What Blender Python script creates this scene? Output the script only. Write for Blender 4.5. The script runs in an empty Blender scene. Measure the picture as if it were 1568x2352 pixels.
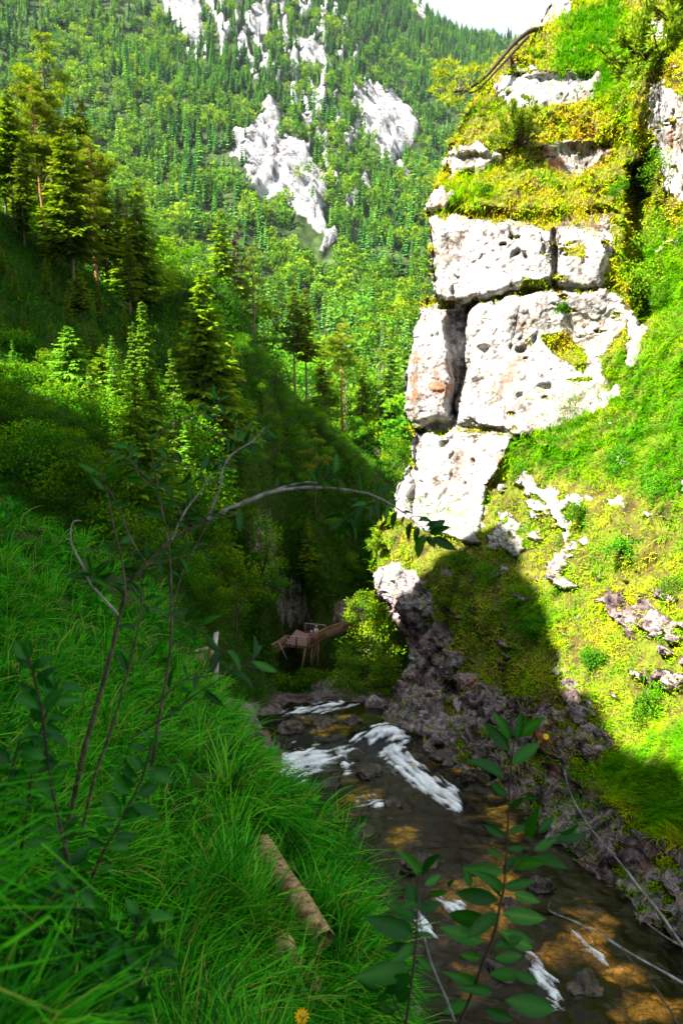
import bpy, math, random
import numpy as np
from mathutils import Vector

# ------------------------------------------------------------------ camera, sky, sun, exposure
scene = bpy.context.scene
COL = scene.collection
F, CX, CY, PITCH = 1568.0, 784.0, 1176.0, math.radians(10.0)
SUN = np.array((-0.62, -0.32, 0.79)); SUN /= np.linalg.norm(SUN)

cam_data = bpy.data.cameras.new("camera")
cam = bpy.data.objects.new("camera", cam_data)
COL.objects.link(cam)
cam.rotation_euler = (math.radians(90) - PITCH, 0, 0)
cam_data.sensor_fit = 'VERTICAL'
cam_data.sensor_height = 36.0
cam_data.sensor_width = 24.0
cam_data.lens = 24.0
cam_data.clip_start = 0.05
cam_data.clip_end = 9000
cam_data.dof.use_dof = True
cam_data.dof.focus_distance = 8.0
cam_data.dof.aperture_fstop = 3.2
scene.camera = cam

world = bpy.data.worlds.new("World")
scene.world = world
world.use_nodes = True
wn = world.node_tree
wn.nodes.clear()
sky = wn.nodes.new('ShaderNodeTexSky')
sky.sky_type = 'NISHITA'
sky.sun_disc = False
sky.sun_elevation = math.asin(SUN[2])
sky.sun_rotation = math.atan2(SUN[0], SUN[1])
sky.altitude = 700
bg = wn.nodes.new('ShaderNodeBackground')
bg.inputs['Strength'].default_value = 0.05
wo = wn.nodes.new('ShaderNodeOutputWorld')
tcw = wn.nodes.new('ShaderNodeTexCoord')
cn = wn.nodes.new('ShaderNodeTexNoise'); cn.inputs['Scale'].default_value = 2.2; cn.inputs['Detail'].default_value = 6
wn.links.new(tcw.outputs['Generated'], cn.inputs[0])
cr_ = wn.nodes.new('ShaderNodeMapRange'); cr_.inputs[1].default_value = 0.25; cr_.inputs[2].default_value = 0.6; cr_.inputs[3].default_value = 0.35; cr_.inputs[4].default_value = 0.95
wn.links.new(cn.outputs[0], cr_.inputs[0])
cm = wn.nodes.new('ShaderNodeMix'); cm.data_type = 'RGBA'
cm.inputs[7].default_value = (4.4, 4.6, 5.0, 1)
wn.links.new(cr_.outputs[0], cm.inputs[0]); wn.links.new(sky.outputs[0], cm.inputs[6])
wn.links.new(cm.outputs[2], bg.inputs[0])
wn.links.new(bg.outputs[0], wo.inputs[0])

sl = bpy.data.lights.new("sun", 'SUN')
sl.energy = 5.0
sl.angle = math.radians(0.5)
sl.color = (1.0, 0.95, 0.86)
so = bpy.data.objects.new("sun", sl)
COL.objects.link(so)
so.rotation_euler = Vector(tuple(SUN)).to_track_quat('Z', 'Y').to_euler()

scene.view_settings.view_transform = 'Standard'
scene.view_settings.look = 'None'
scene.view_settings.exposure = 2.8
scene.view_settings.gamma = 1.0
scene.render.engine = 'CYCLES'
scene.cycles.max_bounces = 6
scene.cycles.diffuse_bounces = 3
scene.cycles.glossy_bounces = 2
scene.cycles.transmission_bounces = 4
scene.cycles.transparent_max_bounces = 6
scene.cycles.volume_bounces = 0
scene.cycles.caustics_reflective = False
scene.cycles.caustics_refractive = False
scene.cycles.use_denoising = True
scene.cycles.sample_clamp_indirect = 6.0

rng = np.random.default_rng(7)
random.seed(7)

# ------------------------------------------------------------------ projection helpers
cp, sp = math.cos(PITCH), math.sin(PITCH)
def ray(px, py):
    px = np.asarray(px, float); py = np.asarray(py, float)
    xc = (px - CX) / F; yc = (CY - py) / F
    return np.stack([xc, cp + yc * sp, -sp + yc * cp], -1)
def PY(px, py, Y):                      # the point of a sight line that lies Y metres ahead
    r = ray(px, py)
    return r * (np.asarray(Y, float) / r[..., 1])[..., None]
def proj(p):
    p = np.asarray(p, float)
    d = p[..., 1] * cp - p[..., 2] * sp
    u = p[..., 1] * sp + p[..., 2] * cp
    d = np.where(np.abs(d) < 1e-6, 1e-6, d)
    return CX + F * p[..., 0] / d, CY - F * u / d, d

# ------------------------------------------------------------------ noise
_perm = np.random.default_rng(3).permutation(256)
_perm = np.concatenate([_perm, _perm, _perm])
_grad = np.random.default_rng(4).normal(size=(256, 3)); _grad /= np.linalg.norm(_grad, axis=1)[:, None]
def pnoise(p):
    p = np.asarray(p, float)
    i = np.floor(p).astype(int); f = p - i
    i &= 255
    u = f * f * f * (f * (f * 6 - 15) + 10)
    def g(dx, dy, dz):
        h = _perm[_perm[_perm[(i[..., 0] + dx) & 255] + ((i[..., 1] + dy) & 255)] + ((i[..., 2] + dz) & 255)]
        v = _grad[h]
        return v[..., 0] * (f[..., 0] - dx) + v[..., 1] * (f[..., 1] - dy) + v[..., 2] * (f[..., 2] - dz)
    def mix(a, b, t): return a + (b - a) * t
    x00 = mix(g(0, 0, 0), g(1, 0, 0), u[..., 0]); x10 = mix(g(0, 1, 0), g(1, 1, 0), u[..., 0])
    x01 = mix(g(0, 0, 1), g(1, 0, 1), u[..., 0]); x11 = mix(g(0, 1, 1), g(1, 1, 1), u[..., 0])
    return mix(mix(x00, x10, u[..., 1]), mix(x01, x11, u[..., 1]), u[..., 2]) * 1.5
def fbm(p, o=4, gain=0.5):
    p = np.asarray(p, float); s = 0; a = 1.0; t = 0
    for k in range(o):
        s = s + a * pnoise(p * 2.03 ** k + 17.3 * k); t += a; a *= gain
    return s / t * 1.4
def ridged(p, o=4):
    p = np.asarray(p, float); s = 0; a = 1.0; t = 0
    for k in range(o):
        s = s + a * (1 - np.abs(pnoise(p * 2.03 ** k + 9.1 * k)) * 2); t += a; a *= 0.5
    return s / t
def sstep(a, b, x):
    t = np.clip((x - a) / (b - a), 0, 1); return t * t * (3 - 2 * t)
def poly_sd(px, py, poly):              # signed distance to a polygon, positive inside
    poly = np.array(poly, float); n = len(poly)
    d = np.full(np.shape(px), 1e9); ins = np.zeros(np.shape(px), bool)
    for k in range(n):
        a = poly[k]; b = poly[(k + 1) % n]
        e = b - a; wx = px - a[0]; wy = py - a[1]
        t = np.clip((wx * e[0] + wy * e[1]) / max(e @ e, 1e-9), 0, 1)
        d = np.minimum(d, np.hypot(wx - e[0] * t, wy - e[1] * t))
        c = ((a[1] > py) != (b[1] > py)) & (px < (b[0] - a[0]) * (py - a[1]) / (b[1] - a[1] + 1e-12) + a[0])
        ins ^= c
    return np.where(ins, d, -d)
def line_d(px, py, pts):
    pts = np.array(pts, float); d = np.full(np.shape(px), 1e9)
    for a, b in zip(pts[:-1], pts[1:]):
        e = b - a; wx = px - a[0]; wy = py - a[1]
        t = np.clip((wx * e[0] + wy * e[1]) / max(e @ e, 1e-9), 0, 1)
        d = np.minimum(d, np.hypot(wx - e[0] * t, wy - e[1] * t))
    return d
class TPS:
    def __init__(s, X, v, smooth=1e-3):
        X = np.array(X, float); n = len(X)
        K = s.k(np.linalg.norm(X[:, None] - X[None], axis=-1)) + np.eye(n) * smooth
        Pm = np.hstack([np.ones((n, 1)), X])
        A = np.zeros((n + 3, n + 3)); A[:n, :n] = K; A[:n, n:] = Pm; A[n:, :n] = Pm.T
        b = np.zeros(n + 3); b[:n] = v
        s.w = np.linalg.solve(A, b); s.X = X
    @staticmethod
    def k(r):
        return np.where(r > 1e-9, r * r * np.log(np.maximum(r, 1e-9)), 0)
    def __call__(s, Q):
        Q = np.asarray(Q, float); sh = Q.shape[:-1]; Q = Q.reshape(-1, 2)
        out = s.w[-3] + Q @ s.w[-2:]
        for x, w in zip(s.X, s.w[:-3]):
            out += w * s.k(np.hypot(Q[:, 0] - x[0], Q[:, 1] - x[1]))
        return out.reshape(sh)

# ------------------------------------------------------------------ mesh builders
class MB:
    def __init__(s): s.V = []; s.Fc = []; s.v = []; s.n = 0
    def add(s, V, Fq, v=0.5):
        V = np.asarray(V, float).reshape(-1, 3); Fq = np.asarray(Fq, int).reshape(-1, 4)
        s.V.append(V); s.Fc.append(Fq + s.n); s.n += len(V)
        s.v.append(np.broadcast_to(np.asarray(v, float), (len(V),)).copy() if np.ndim(v) < 1 else np.asarray(v, float))
        return s
    def arrays(s):
        return np.concatenate(s.V), np.concatenate(s.Fc), np.concatenate(s.v)
    def mesh(s, name, mat, smooth=False):
        V, Fq, v = s.arrays()
        return raw_mesh(name, V, Fq, mat, smooth, {'v': v})
    def build(s, name, mat, parent=None, smooth=False):
        return link(name, s.mesh(name, mat, smooth), parent)
def raw_mesh(name, V, Fq, mat, smooth=False, attrs=None):
    me = bpy.data.meshes.new(name)
    me.vertices.add(len(V)); me.vertices.foreach_set('co', np.ascontiguousarray(V, np.float32).ravel())
    k = Fq.shape[1]
    me.loops.add(len(Fq) * k); me.loops.foreach_set('vertex_index', np.ascontiguousarray(Fq, np.int32).ravel())
    me.polygons.add(len(Fq)); me.polygons.foreach_set('loop_start', np.arange(0, len(Fq) * k, k, dtype=np.int32))
    if smooth: me.polygons.foreach_set('use_smooth', np.ones(len(Fq), bool))
    for a, d in (attrs or {}).items():
        d = np.asarray(d, np.float32)
        if d.ndim == 1:
            at = me.attributes.new(a, 'FLOAT', 'POINT'); at.data.foreach_set('value', d)
        else:
            at = me.attributes.new(a, 'FLOAT_COLOR', 'POINT')
            at.data.foreach_set('color', np.concatenate([d, np.ones((len(d), 1), np.float32)], 1).ravel())
    me.materials.append(mat)
    me.update(calc_edges=True)
    me.validate()
    return me
def link(name, data, parent=None):
    o = bpy.data.objects.new(name, data); COL.objects.link(o)
    if parent is not None: o.parent = parent
    return o
def tag(o, label=None, cat=None, group=None, kind=None):
    if label: o['label'] = label
    if cat: o['category'] = cat
    if group: o['group'] = group
    if kind: o['kind'] = kind
    return o
def thing(name, loc, label, cat, group=None, rz=0, s=1.0):
    o = bpy.data.objects.new(name, None); COL.objects.link(o)
    o.empty_display_size = 0.2
    o.location = tuple(float(c) for c in loc); o.rotation_euler = (0, 0, rz); o.scale = (s, s, s)
    return tag(o, label, cat, group)
def unit(a):
    a = np.asarray(a, float); return a / np.maximum(np.linalg.norm(a, axis=-1, keepdims=True), 1e-9)

def grid_faces(nr, nc):
    i = np.arange(nr - 1)[:, None] * nc + np.arange(nc - 1)[None]
    return np.stack([i, i + 1, i + nc + 1, i + nc], -1).reshape(-1, 4)
def cards(c, d, nrm, L, W, v):          # diamond shaped leaves or twigs: base c, along d, lying across nrm
    c = np.asarray(c, float); d = unit(d); s = unit(np.cross(d, nrm)); n = len(c)
    L = np.broadcast_to(L, (n,))[:, None]; W = np.broadcast_to(W, (n,))[:, None]
    V = np.stack([c, c + d * L * 0.45 + s * W * 0.5, c + d * L, c + d * L * 0.45 - s * W * 0.5], 1).reshape(-1, 3)
    return V, np.arange(4 * n).reshape(-1, 4), np.repeat(np.broadcast_to(v, (n,)), 4)
def blades(root, d0, bend, L, W, v, seg=3):   # grass: start along d0 and bend towards bend
    n = len(root); root = np.asarray(root, float); d0 = unit(d0)
    side = unit(np.cross(d0, bend) + rng.normal(size=(n, 3)) * 0.25)
    p = root.copy(); rows = []
    for k in range(seg + 1):
        t = k / seg
        w = (W * (1 - t ** 1.6) + 0.0006)[:, None]
        rows.append(np.stack([p - side * w * 0.5, p + side * w * 0.5], 1))
        d = unit(d0 * (1 - t) + bend * t * 1.15)
        p = p + d * (L / seg)[:, None]
    V = np.stack(rows, 1)               # n, seg+1, 2, 3
    base = (np.arange(n) * (seg + 1) * 2)[:, None, None]
    k = np.arange(seg)[None, :, None] * 2
    Fq = (base + k + np.array([0, 1, 3, 2])[None, None]).reshape(-1, 4)
    return V.reshape(-1, 3), Fq, np.repeat(v, (seg + 1) * 2)
def tube(pts, rad, n=6):
    pts = np.asarray(pts, float); m = len(pts); rad = np.broadcast_to(rad, (m,))
    t = np.gradient(pts, axis=0); t = unit(t)
    ref = np.where(np.abs(t[:, 2:3]) < 0.9, np.array([[0, 0, 1.0]]), np.array([[1.0, 0, 0]]))
    ref = np.broadcast_to(ref[m // 2], t.shape)
    a = unit(np.cross(t, ref)); b = np.cross(t, a)
    th = np.arange(n) / n * 2 * np.pi
    V = pts[:, None] + rad[:, None, None] * (np.cos(th)[None, :, None] * a[:, None] + np.sin(th)[None, :, None] * b[:, None])
    i = np.arange(m - 1)[:, None] * n; j = np.arange(n)[None]; j2 = (j + 1) % n
    Fq = np.stack([i + j, i + j2, i + n + j2, i + n + j], -1).reshape(-1, 4)
    e = m * n
    V = np.concatenate([V.reshape(-1, 3), pts[-1:] + t[-1:] * rad[-1] * 0.6])
    cap = np.stack([(m - 1) * n + np.arange(n), (m - 1) * n + (np.arange(n) + 1) % n, np.full(n, e), np.full(n, e)], -1)
    return V, Fq, cap
def add_tube(mb, pts, rad, n=6, v=0.5):
    V, Fq, cap = tube(pts, rad, n); Fq = np.concatenate([Fq, cap]) if False else Fq
    mb.add(V, Fq, v)
    return mb
def smooth_path(pts, k=4):
    pts = np.asarray(pts, float)
    q = np.concatenate([2 * pts[:1] - pts[1:2], pts, 2 * pts[-1:] - pts[-2:-1]]); out = []
    for i in range(1, len(q) - 2):
        for t in np.arange(k) / k:
            a, b, c, d = q[i - 1:i + 3]
            out.append(0.5 * (2 * b + (c - a) * t + (2 * a - 5 * b + 4 * c - d) * t * t + (3 * b - a - 3 * c + d) * t ** 3))
    out.append(pts[-1]); return np.array(out)
def box(mb, c, ax, ay, az, v=0.5):      # box with centre c and half-axes
    c, ax, ay, az = (np.asarray(q, float) for q in (c, ax, ay, az))
    V = np.array([c + sx * ax + sy * ay + sz * az for sz in (-1, 1) for sy in (-1, 1) for sx in (-1, 1)])
    mb.add(V, [[0, 2, 3, 1], [4, 5, 7, 6], [0, 1, 5, 4], [2, 6, 7, 3], [0, 4, 6, 2], [1, 3, 7, 5]], v)
def beam(mb, a, b, w, h, v=0.5, up=(0, 0, 1)):
    a = np.asarray(a, float); b = np.asarray(b, float); d = b - a; L = np.linalg.norm(d); d = d / L
    s = unit(np.cross(d, np.asarray(up, float))); u = np.cross(s, d)
    box(mb, (a + b) / 2, d * L / 2, s * w / 2, u * h / 2, v)
def rock_mesh(name, mat, seed, sx, sy, sz, n=22, rough=0.35):
    th = np.linspace(0, np.pi, n); ph = np.linspace(0, 2 * np.pi, 2 * n)
    T, Ph = np.meshgrid(th, ph, indexing='ij')
    d = np.stack([np.sin(T) * np.cos(Ph), np.sin(T) * np.sin(Ph), np.cos(T)], -1)
    r = 1 + rough * fbm(d * 1.3 + seed * 7.7, 5) + 0.22 * np.round(3 * pnoise(d * 1.4 + seed * 3.1)) / 1.5 + .10 * (ridged(d * 2.5 + seed, 4) - .4)
    V = d * r[..., None] * np.array([sx, sy, sz])
    return raw_mesh(name, V.reshape(-1, 3), grid_faces(n, 2 * n), mat, False, {'v': fbm(V.reshape(-1, 3) * 2, 3) * .5 + .5})

# ------------------------------------------------------------------ materials
def new_mat(name):
    m = bpy.data.materials.new(name); m.use_nodes = True
    nt = m.node_tree; nt.nodes.clear()
    out = nt.nodes.new('ShaderNodeOutputMaterial')
    return m, nt, out
def N(nt, t, **kw):
    n = nt.nodes.new(t)
    for k, v in kw.items():
        if k in n.inputs: n.inputs[k].default_value = v
        else: setattr(n, k, v)
    return n
def ramp(nt, src, stops):
    r = nt.nodes.new('ShaderNodeValToRGB'); e = r.color_ramp.elements
    while len(e) > 1: e.remove(e[0])
    e[0].position, e[0].color = stops[0][0], (*stops[0][1], 1)
    for p, c in stops[1:]:
        q = e.new(p); q.color = (*c, 1)
    nt.links.new(src, r.inputs[0]); return r.outputs[0]
def attr(nt, name, out='Fac'):
    a = nt.nodes.new('ShaderNodeAttribute'); a.attribute_name = name; return a.outputs[out]
def math_n(nt, op, a, b=None):
    m = nt.nodes.new('ShaderNodeMath'); m.operation = op
    for k, x in enumerate((a, b)):
        if x is None: continue
        if isinstance(x, (int, float)): m.inputs[k].default_value = x
        else: nt.links.new(x, m.inputs[k])
    return m.outputs[0]
def mixc(nt, f, a, b, mode='MIX'):
    m = nt.nodes.new('ShaderNodeMix'); m.data_type = 'RGBA'; m.blend_type = mode
    for sock, x in ((m.inputs[0], f), (m.inputs[6], a), (m.inputs[7], b)):
        if isinstance(x, (int, float)): sock.default_value = x
        elif isinstance(x, tuple): sock.default_value = (*x, 1)
        else: nt.links.new(x, sock)
    return m.outputs[2]
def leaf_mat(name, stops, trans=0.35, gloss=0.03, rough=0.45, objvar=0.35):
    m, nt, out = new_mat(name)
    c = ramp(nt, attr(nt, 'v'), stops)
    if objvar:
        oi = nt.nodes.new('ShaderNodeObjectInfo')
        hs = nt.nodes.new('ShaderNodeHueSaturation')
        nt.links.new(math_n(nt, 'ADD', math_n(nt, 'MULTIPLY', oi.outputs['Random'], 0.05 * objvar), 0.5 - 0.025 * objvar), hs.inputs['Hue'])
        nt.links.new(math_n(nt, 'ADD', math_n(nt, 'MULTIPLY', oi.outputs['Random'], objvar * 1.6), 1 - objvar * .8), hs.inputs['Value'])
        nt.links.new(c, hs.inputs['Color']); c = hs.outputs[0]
    d = N(nt, 'ShaderNodeBsdfDiffuse'); t = N(nt, 'ShaderNodeBsdfTranslucent'); g = N(nt, 'ShaderNodeBsdfGlossy', Roughness=rough)
    g.inputs['Color'].default_value = (0.75, 0.85, 0.75, 1)
    nt.links.new(c, d.inputs[0])
    tc = mixc(nt, 1.0, c, (1.25, 1.15, 0.35), 'MULTIPLY')
    nt.links.new(tc, t.inputs[0])
    m1 = N(nt, 'ShaderNodeMixShader'); m1.inputs[0].default_value = trans
    nt.links.new(d.outputs[0], m1.inputs[1]); nt.links.new(t.outputs[0], m1.inputs[2])
    m2 = N(nt, 'ShaderNodeMixShader'); m2.inputs[0].default_value = gloss
    nt.links.new(m1.outputs[0], m2.inputs[1]); nt.links.new(g.outputs[0], m2.inputs[2])
    nt.links.new(m2.outputs[0], out.inputs[0])
    return m
def bark_mat(name, c0, c1, scale=6.0, stretch=0.25, bump=0.4):
    m, nt, out = new_mat(name)
    tc = N(nt, 'ShaderNodeTexCoord'); mp = N(nt, 'ShaderNodeMapping'); mp.inputs['Scale'].default_value = (1, 1, stretch)
    nt.links.new(tc.outputs['Object'], mp.inputs[0])
    nz = N(nt, 'ShaderNodeTexNoise', Scale=scale, Detail=5.0, Roughness=0.65); nt.links.new(mp.outputs[0], nz.inputs[0])
    c = ramp(nt, nz.outputs[0], [(0.35, c0), (0.65, c1)])
    b = N(nt, 'ShaderNodeBsdfPrincipled', Roughness=0.85); b.inputs['Specular IOR Level'].default_value = 0.15
    bp = N(nt, 'ShaderNodeBump', Strength=bump, Distance=0.03); nt.links.new(nz.outputs[0], bp.inputs['Height'])
    nt.links.new(c, b.inputs['Base Color']); nt.links.new(bp.outputs[0], b.inputs['Normal'])
    nt.links.new(b.outputs[0], out.inputs[0]); return m
def rock_node(nt, coord, scale, pal, rust=0.0):
    n1 = N(nt, 'ShaderNodeTexNoise', Scale=scale * 0.35, Detail=8.0, Roughness=0.65); nt.links.new(coord, n1.inputs[0])
    n2 = N(nt, 'ShaderNodeTexNoise', Scale=scale * 1.7, Detail=9.0, Roughness=0.7); nt.links.new(coord, n2.inputs[0])
    vo = N(nt, 'ShaderNodeTexVoronoi', Scale=scale * 1.1, feature='DISTANCE_TO_EDGE')
    wp = N(nt, 'ShaderNodeVectorMath', operation='MULTIPLY_ADD'); wp.inputs[1].default_value = (0.25, 0.25, 0.25)
    nt.links.new(n2.outputs['Color'], wp.inputs[0]); nt.links.new(coord, wp.inputs[2]); nt.links.new(wp.outputs[0], vo.inputs[0])
    c = ramp(nt, n1.outputs[0], pal)
    pit = ramp(nt, n2.outputs[0], [(0.39, (0.17, 0.12, 0.10)), (0.46, (1, 1, 1))])
    c = mixc(nt, 0.8, c, pit, 'MULTIPLY')
    ms = N(nt, 'ShaderNodeMapping'); ms.inputs['Scale'].default_value = (1, 1, .14); nt.links.new(coord, ms.inputs[0])
    n4 = N(nt, 'ShaderNodeTexNoise', Scale=scale * 1.1, Detail=5.0, Roughness=0.6); nt.links.new(ms.outputs[0], n4.inputs[0])
    c = mixc(nt, 0.75, c, ramp(nt, n4.outputs[0], [(0.42, (.34, .36, .40)), (0.53, (1, 1, 1))]), 'MULTIPLY')
    mk = N(nt, 'ShaderNodeMapping'); mk.inputs['Scale'].default_value = (.8, .8, 1.25); mk.inputs['Rotation'].default_value = (.3, .5, .2); nt.links.new(coord, mk.inputs[0])
    n5 = N(nt, 'ShaderNodeTexNoise', Scale=scale * .45, Detail=6.0, Roughness=0.55); nt.links.new(mk.outputs[0], n5.inputs[0])
    c = mixc(nt, 0.8, c, ramp(nt, n5.outputs[0], [(.482, (1, 1, 1)), (.499, (.22, .18, .16)), (.503, (.22, .18, .16)), (.512, (1, 1, 1))]), 'MULTIPLY')
    if rust:
        n3 = N(nt, 'ShaderNodeTexNoise', Scale=scale * 0.25, Detail=6.0, Roughness=0.7)
        mp = N(nt, 'ShaderNodeMapping'); mp.inputs['Location'].default_value = (13, 5, 7); nt.links.new(coord, mp.inputs[0]); nt.links.new(mp.outputs[0], n3.inputs[0])
        f = ramp(nt, n3.outputs[0], [(0.58, (0, 0, 0)), (0.66, (rust, rust, rust))])
        c = mixc(nt, f, c, (0.26, 0.09, 0.03))
    h = math_n(nt, 'ADD', math_n(nt, 'MULTIPLY', n2.outputs[0], 1.0), math_n(nt, 'MULTIPLY', ramp(nt, vo.outputs[0], [(0, (0, 0, 0)), (0.08, (1, 1, 1))]), 0.06))
    h = math_n(nt, 'ADD', h, math_n(nt, 'MULTIPLY', n1.outputs[0], 1.2))
    h = math_n(nt, 'MULTIPLY', h, math_n(nt, 'ADD', math_n(nt, 'MULTIPLY', attr(nt, 'rock'), 0.9), 0.1))
    return c, h
def terrain_mat(name, rock_pal, soil_stops, scale=1.0, rust=0.0, bumpd=0.25, bumps=0.8, darkpal=None):
    """rock where the 'rock' attribute is high, soil and moss elsewhere; 'low' picks the reddish wet rock of the gorge foot"""
    m, nt, out = new_mat(name)
    tc = N(nt, 'ShaderNodeTexCoord'); co = tc.outputs['Object']
    rc, h = rock_node(nt, co, scale, rock_pal, rust)
    if darkpal:
        rc2, h2 = rock_node(nt, co, scale * 1.6, darkpal, 0.9)
        lowm = attr(nt, 'low')
        rc = mixc(nt, lowm, rc, rc2)
    nz = N(nt, 'ShaderNodeTexNoise', Scale=scale * 1.3, Detail=7.0, Roughness=0.7); nt.links.new(co, nz.inputs[0])
    sc = ramp(nt, nz.outputs[0], soil_stops)
    edge = N(nt, 'ShaderNodeTexNoise', Scale=scale * 2.2, Detail=6.0, Roughness=0.7); nt.links.new(co, edge.inputs[0])
    f = math_n(nt, 'ADD', attr(nt, 'rock'), math_n(nt, 'MULTIPLY', math_n(nt, 'SUBTRACT', edge.outputs[0], 0.5), 0.9))
    f = ramp(nt, f, [(0.42, (0, 0, 0)), (0.58, (1, 1, 1))])
    c = mixc(nt, f, sc, rc)
    b = N(nt, 'ShaderNodeBsdfPrincipled', Roughness=0.9); b.inputs['Specular IOR Level'].default_value = 0.1
    bp = N(nt, 'ShaderNodeBump', Strength=bumps, Distance=bumpd); nt.links.new(h, bp.inputs['Height'])
    nt.links.new(c, b.inputs['Base Color']); nt.links.new(bp.outputs[0], b.inputs['Normal'])
    nt.links.new(b.outputs[0], out.inputs[0]); return m
def wood_mat(name, c0, c1, scale=9.0):
    return bark_mat(name, c0, c1, scale, 0.3, 0.3)

WHITE_ROCK = [(0.30, (0.12, 0.08, 0.055)), (0.39, (0.24, 0.19, 0.155)), (0.46, (0.36, 0.33, 0.30)), (0.6, (0.46, 0.445, 0.43))]
RED_ROCK = [(0.34, (0.035, 0.025, 0.024)), (0.44, (0.15, 0.105, 0.10)), (0.53, (0.27, 0.21, 0.205)), (0.64, (0.40, 0.34, 0.335))]
FAR_ROCK = [(0.32, (0.14, 0.14, 0.14)), (0.48, (0.30, 0.295, 0.29)), (0.65, (0.45, 0.445, 0.44))]
M = {}
M['cliff'] = terrain_mat('cliff_rock_and_turf', WHITE_ROCK, [(0.32, (0.022, 0.016, 0.007)), (0.46, (0.055, 0.042, 0.009)), (0.58, (0.075, 0.09, 0.006)), (0.72, (0.14, 0.09, 0.025))], 1.0, 0.8, 0.20, 1.0, RED_ROCK)  # soil stops darkened so gaps in the turf read as shade
M['left'] = terrain_mat('hillside_soil_and_rock', [(0.3, (0.08, 0.065, 0.055)), (0.47, (0.19, 0.16, 0.145)), (0.63, (0.30, 0.27, 0.26))], [(0.32, (0.012, 0.012, 0.004)), (0.48, (0.02, 0.035, 0.004)), (0.6, (0.025, 0.06, 0.004)), (0.72, (0.05, 0.035, 0.012))], 1.2, 0.5, 0.15, 0.8, [(p_, tuple(c_ * .55 for c_ in k_)) for p_, k_ in RED_ROCK])
M['mountain'] = terrain_mat('mountain_rock_and_forest_floor', FAR_ROCK, [(0.35, (0.010, 0.016, 0.005)), (0.5, (0.018, 0.034, 0.007)), (0.68, (0.05, 0.075, 0.014))], 0.06, 0.0, 6.0, 1.0)  # floor stops darkened to stand for shadow between the trees
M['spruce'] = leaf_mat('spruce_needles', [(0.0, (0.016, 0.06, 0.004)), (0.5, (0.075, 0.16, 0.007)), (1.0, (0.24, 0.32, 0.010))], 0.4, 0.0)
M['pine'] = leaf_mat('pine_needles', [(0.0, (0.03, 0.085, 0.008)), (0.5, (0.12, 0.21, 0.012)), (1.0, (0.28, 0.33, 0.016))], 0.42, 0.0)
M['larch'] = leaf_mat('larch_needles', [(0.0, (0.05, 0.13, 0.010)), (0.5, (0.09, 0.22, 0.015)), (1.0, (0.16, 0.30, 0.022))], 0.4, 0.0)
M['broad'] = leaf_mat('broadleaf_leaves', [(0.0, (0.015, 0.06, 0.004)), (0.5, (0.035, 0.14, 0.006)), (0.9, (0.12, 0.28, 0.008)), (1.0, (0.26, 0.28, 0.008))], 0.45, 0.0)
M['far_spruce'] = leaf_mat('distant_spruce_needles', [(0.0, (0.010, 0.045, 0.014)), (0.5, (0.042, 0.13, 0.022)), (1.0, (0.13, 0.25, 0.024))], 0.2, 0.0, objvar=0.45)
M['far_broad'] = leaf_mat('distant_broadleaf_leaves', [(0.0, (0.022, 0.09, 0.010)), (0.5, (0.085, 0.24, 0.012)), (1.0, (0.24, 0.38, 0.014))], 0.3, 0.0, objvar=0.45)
M['grass'] = leaf_mat('green_grass', [(0.0, (0.005, 0.06, 0.001)), (0.5, (0.018, 0.215, 0.003)), (0.9, (0.075, 0.42, 0.006)), (0.96, (0.14, 0.30, 0.02)), (1.0, (0.30, 0.22, 0.06))], 0.35, 0.005, 0.35, 0)
M['turf'] = leaf_mat('yellowing_turf', [(0.0, (0.05, 0.22, 0.001)), (0.3, (0.18, 0.37, 0.002)), (0.55, (0.38, 0.44, 0.004)), (0.8, (0.46, 0.36, 0.02)), (0.92, (0.40, 0.24, 0.05)), (1.0, (0.20, 0.10, 0.03))], 0.3, 0.0, 0.4, 0)
M['herb'] = leaf_mat('undergrowth_leaves', [(0.0, (0.008, 0.04, 0.002)), (0.5, (0.022, 0.11, 0.003)), (0.95, (0.06, 0.20, 0.005)), (1.0, (0.18, 0.24, 0.008))], 0.35, 0.0, 0.4, 0)
M['sapling'] = leaf_mat('sapling_leaves', [(0.0, (0.002, 0.020, 0.002)), (0.6, (0.007, 0.060, 0.004)), (0.9, (0.02, 0.12, 0.006)), (1.0, (0.06, 0.17, 0.02))], 0.25, 0.012, 0.35, 0.2)
M['bark'] = bark_mat('grey_brown_bark', (0.05, 0.035, 0.025), (0.17, 0.13, 0.10))
M['redbark'] = bark_mat('orange_pine_bark', (0.10, 0.045, 0.025), (0.30, 0.13, 0.06))
M['darkbark'] = bark_mat('dark_bark', (0.015, 0.010, 0.008), (0.05, 0.035, 0.025))
M['stem'] = bark_mat('sapling_bark', (0.02, 0.017, 0.010), (0.10, 0.085, 0.05), 30.0, 0.4)
M['palestem'] = bark_mat('pale_branch_bark', (0.06, 0.055, 0.05), (0.26, 0.245, 0.23), 30.0, 0.4)
M['timber'] = wood_mat('weathered_timber', (0.28, 0.18, 0.09), (0.52, 0.36, 0.19))
M['deck'] = wood_mat('reddish_deck_boards', (0.22, 0.12, 0.11), (0.38, 0.23, 0.20))
M['greytimber'] = wood_mat('grey_timber', (0.28, 0.25, 0.25), (0.50, 0.47, 0.47))
M['slats'] = wood_mat('grey_brown_slats', (0.13, 0.085, 0.075), (0.30, 0.21, 0.19))
M['log'] = wood_mat('bare_log_wood', (0.06, 0.032, 0.012), (0.36, 0.25, 0.11), 22)
M['yellow'] = leaf_mat('yellow_petals', [(0, (0.7, 0.40, 0.01)), (1, (0.8, 0.5, 0.01))], 0.3, 0, objvar=0)

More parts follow.
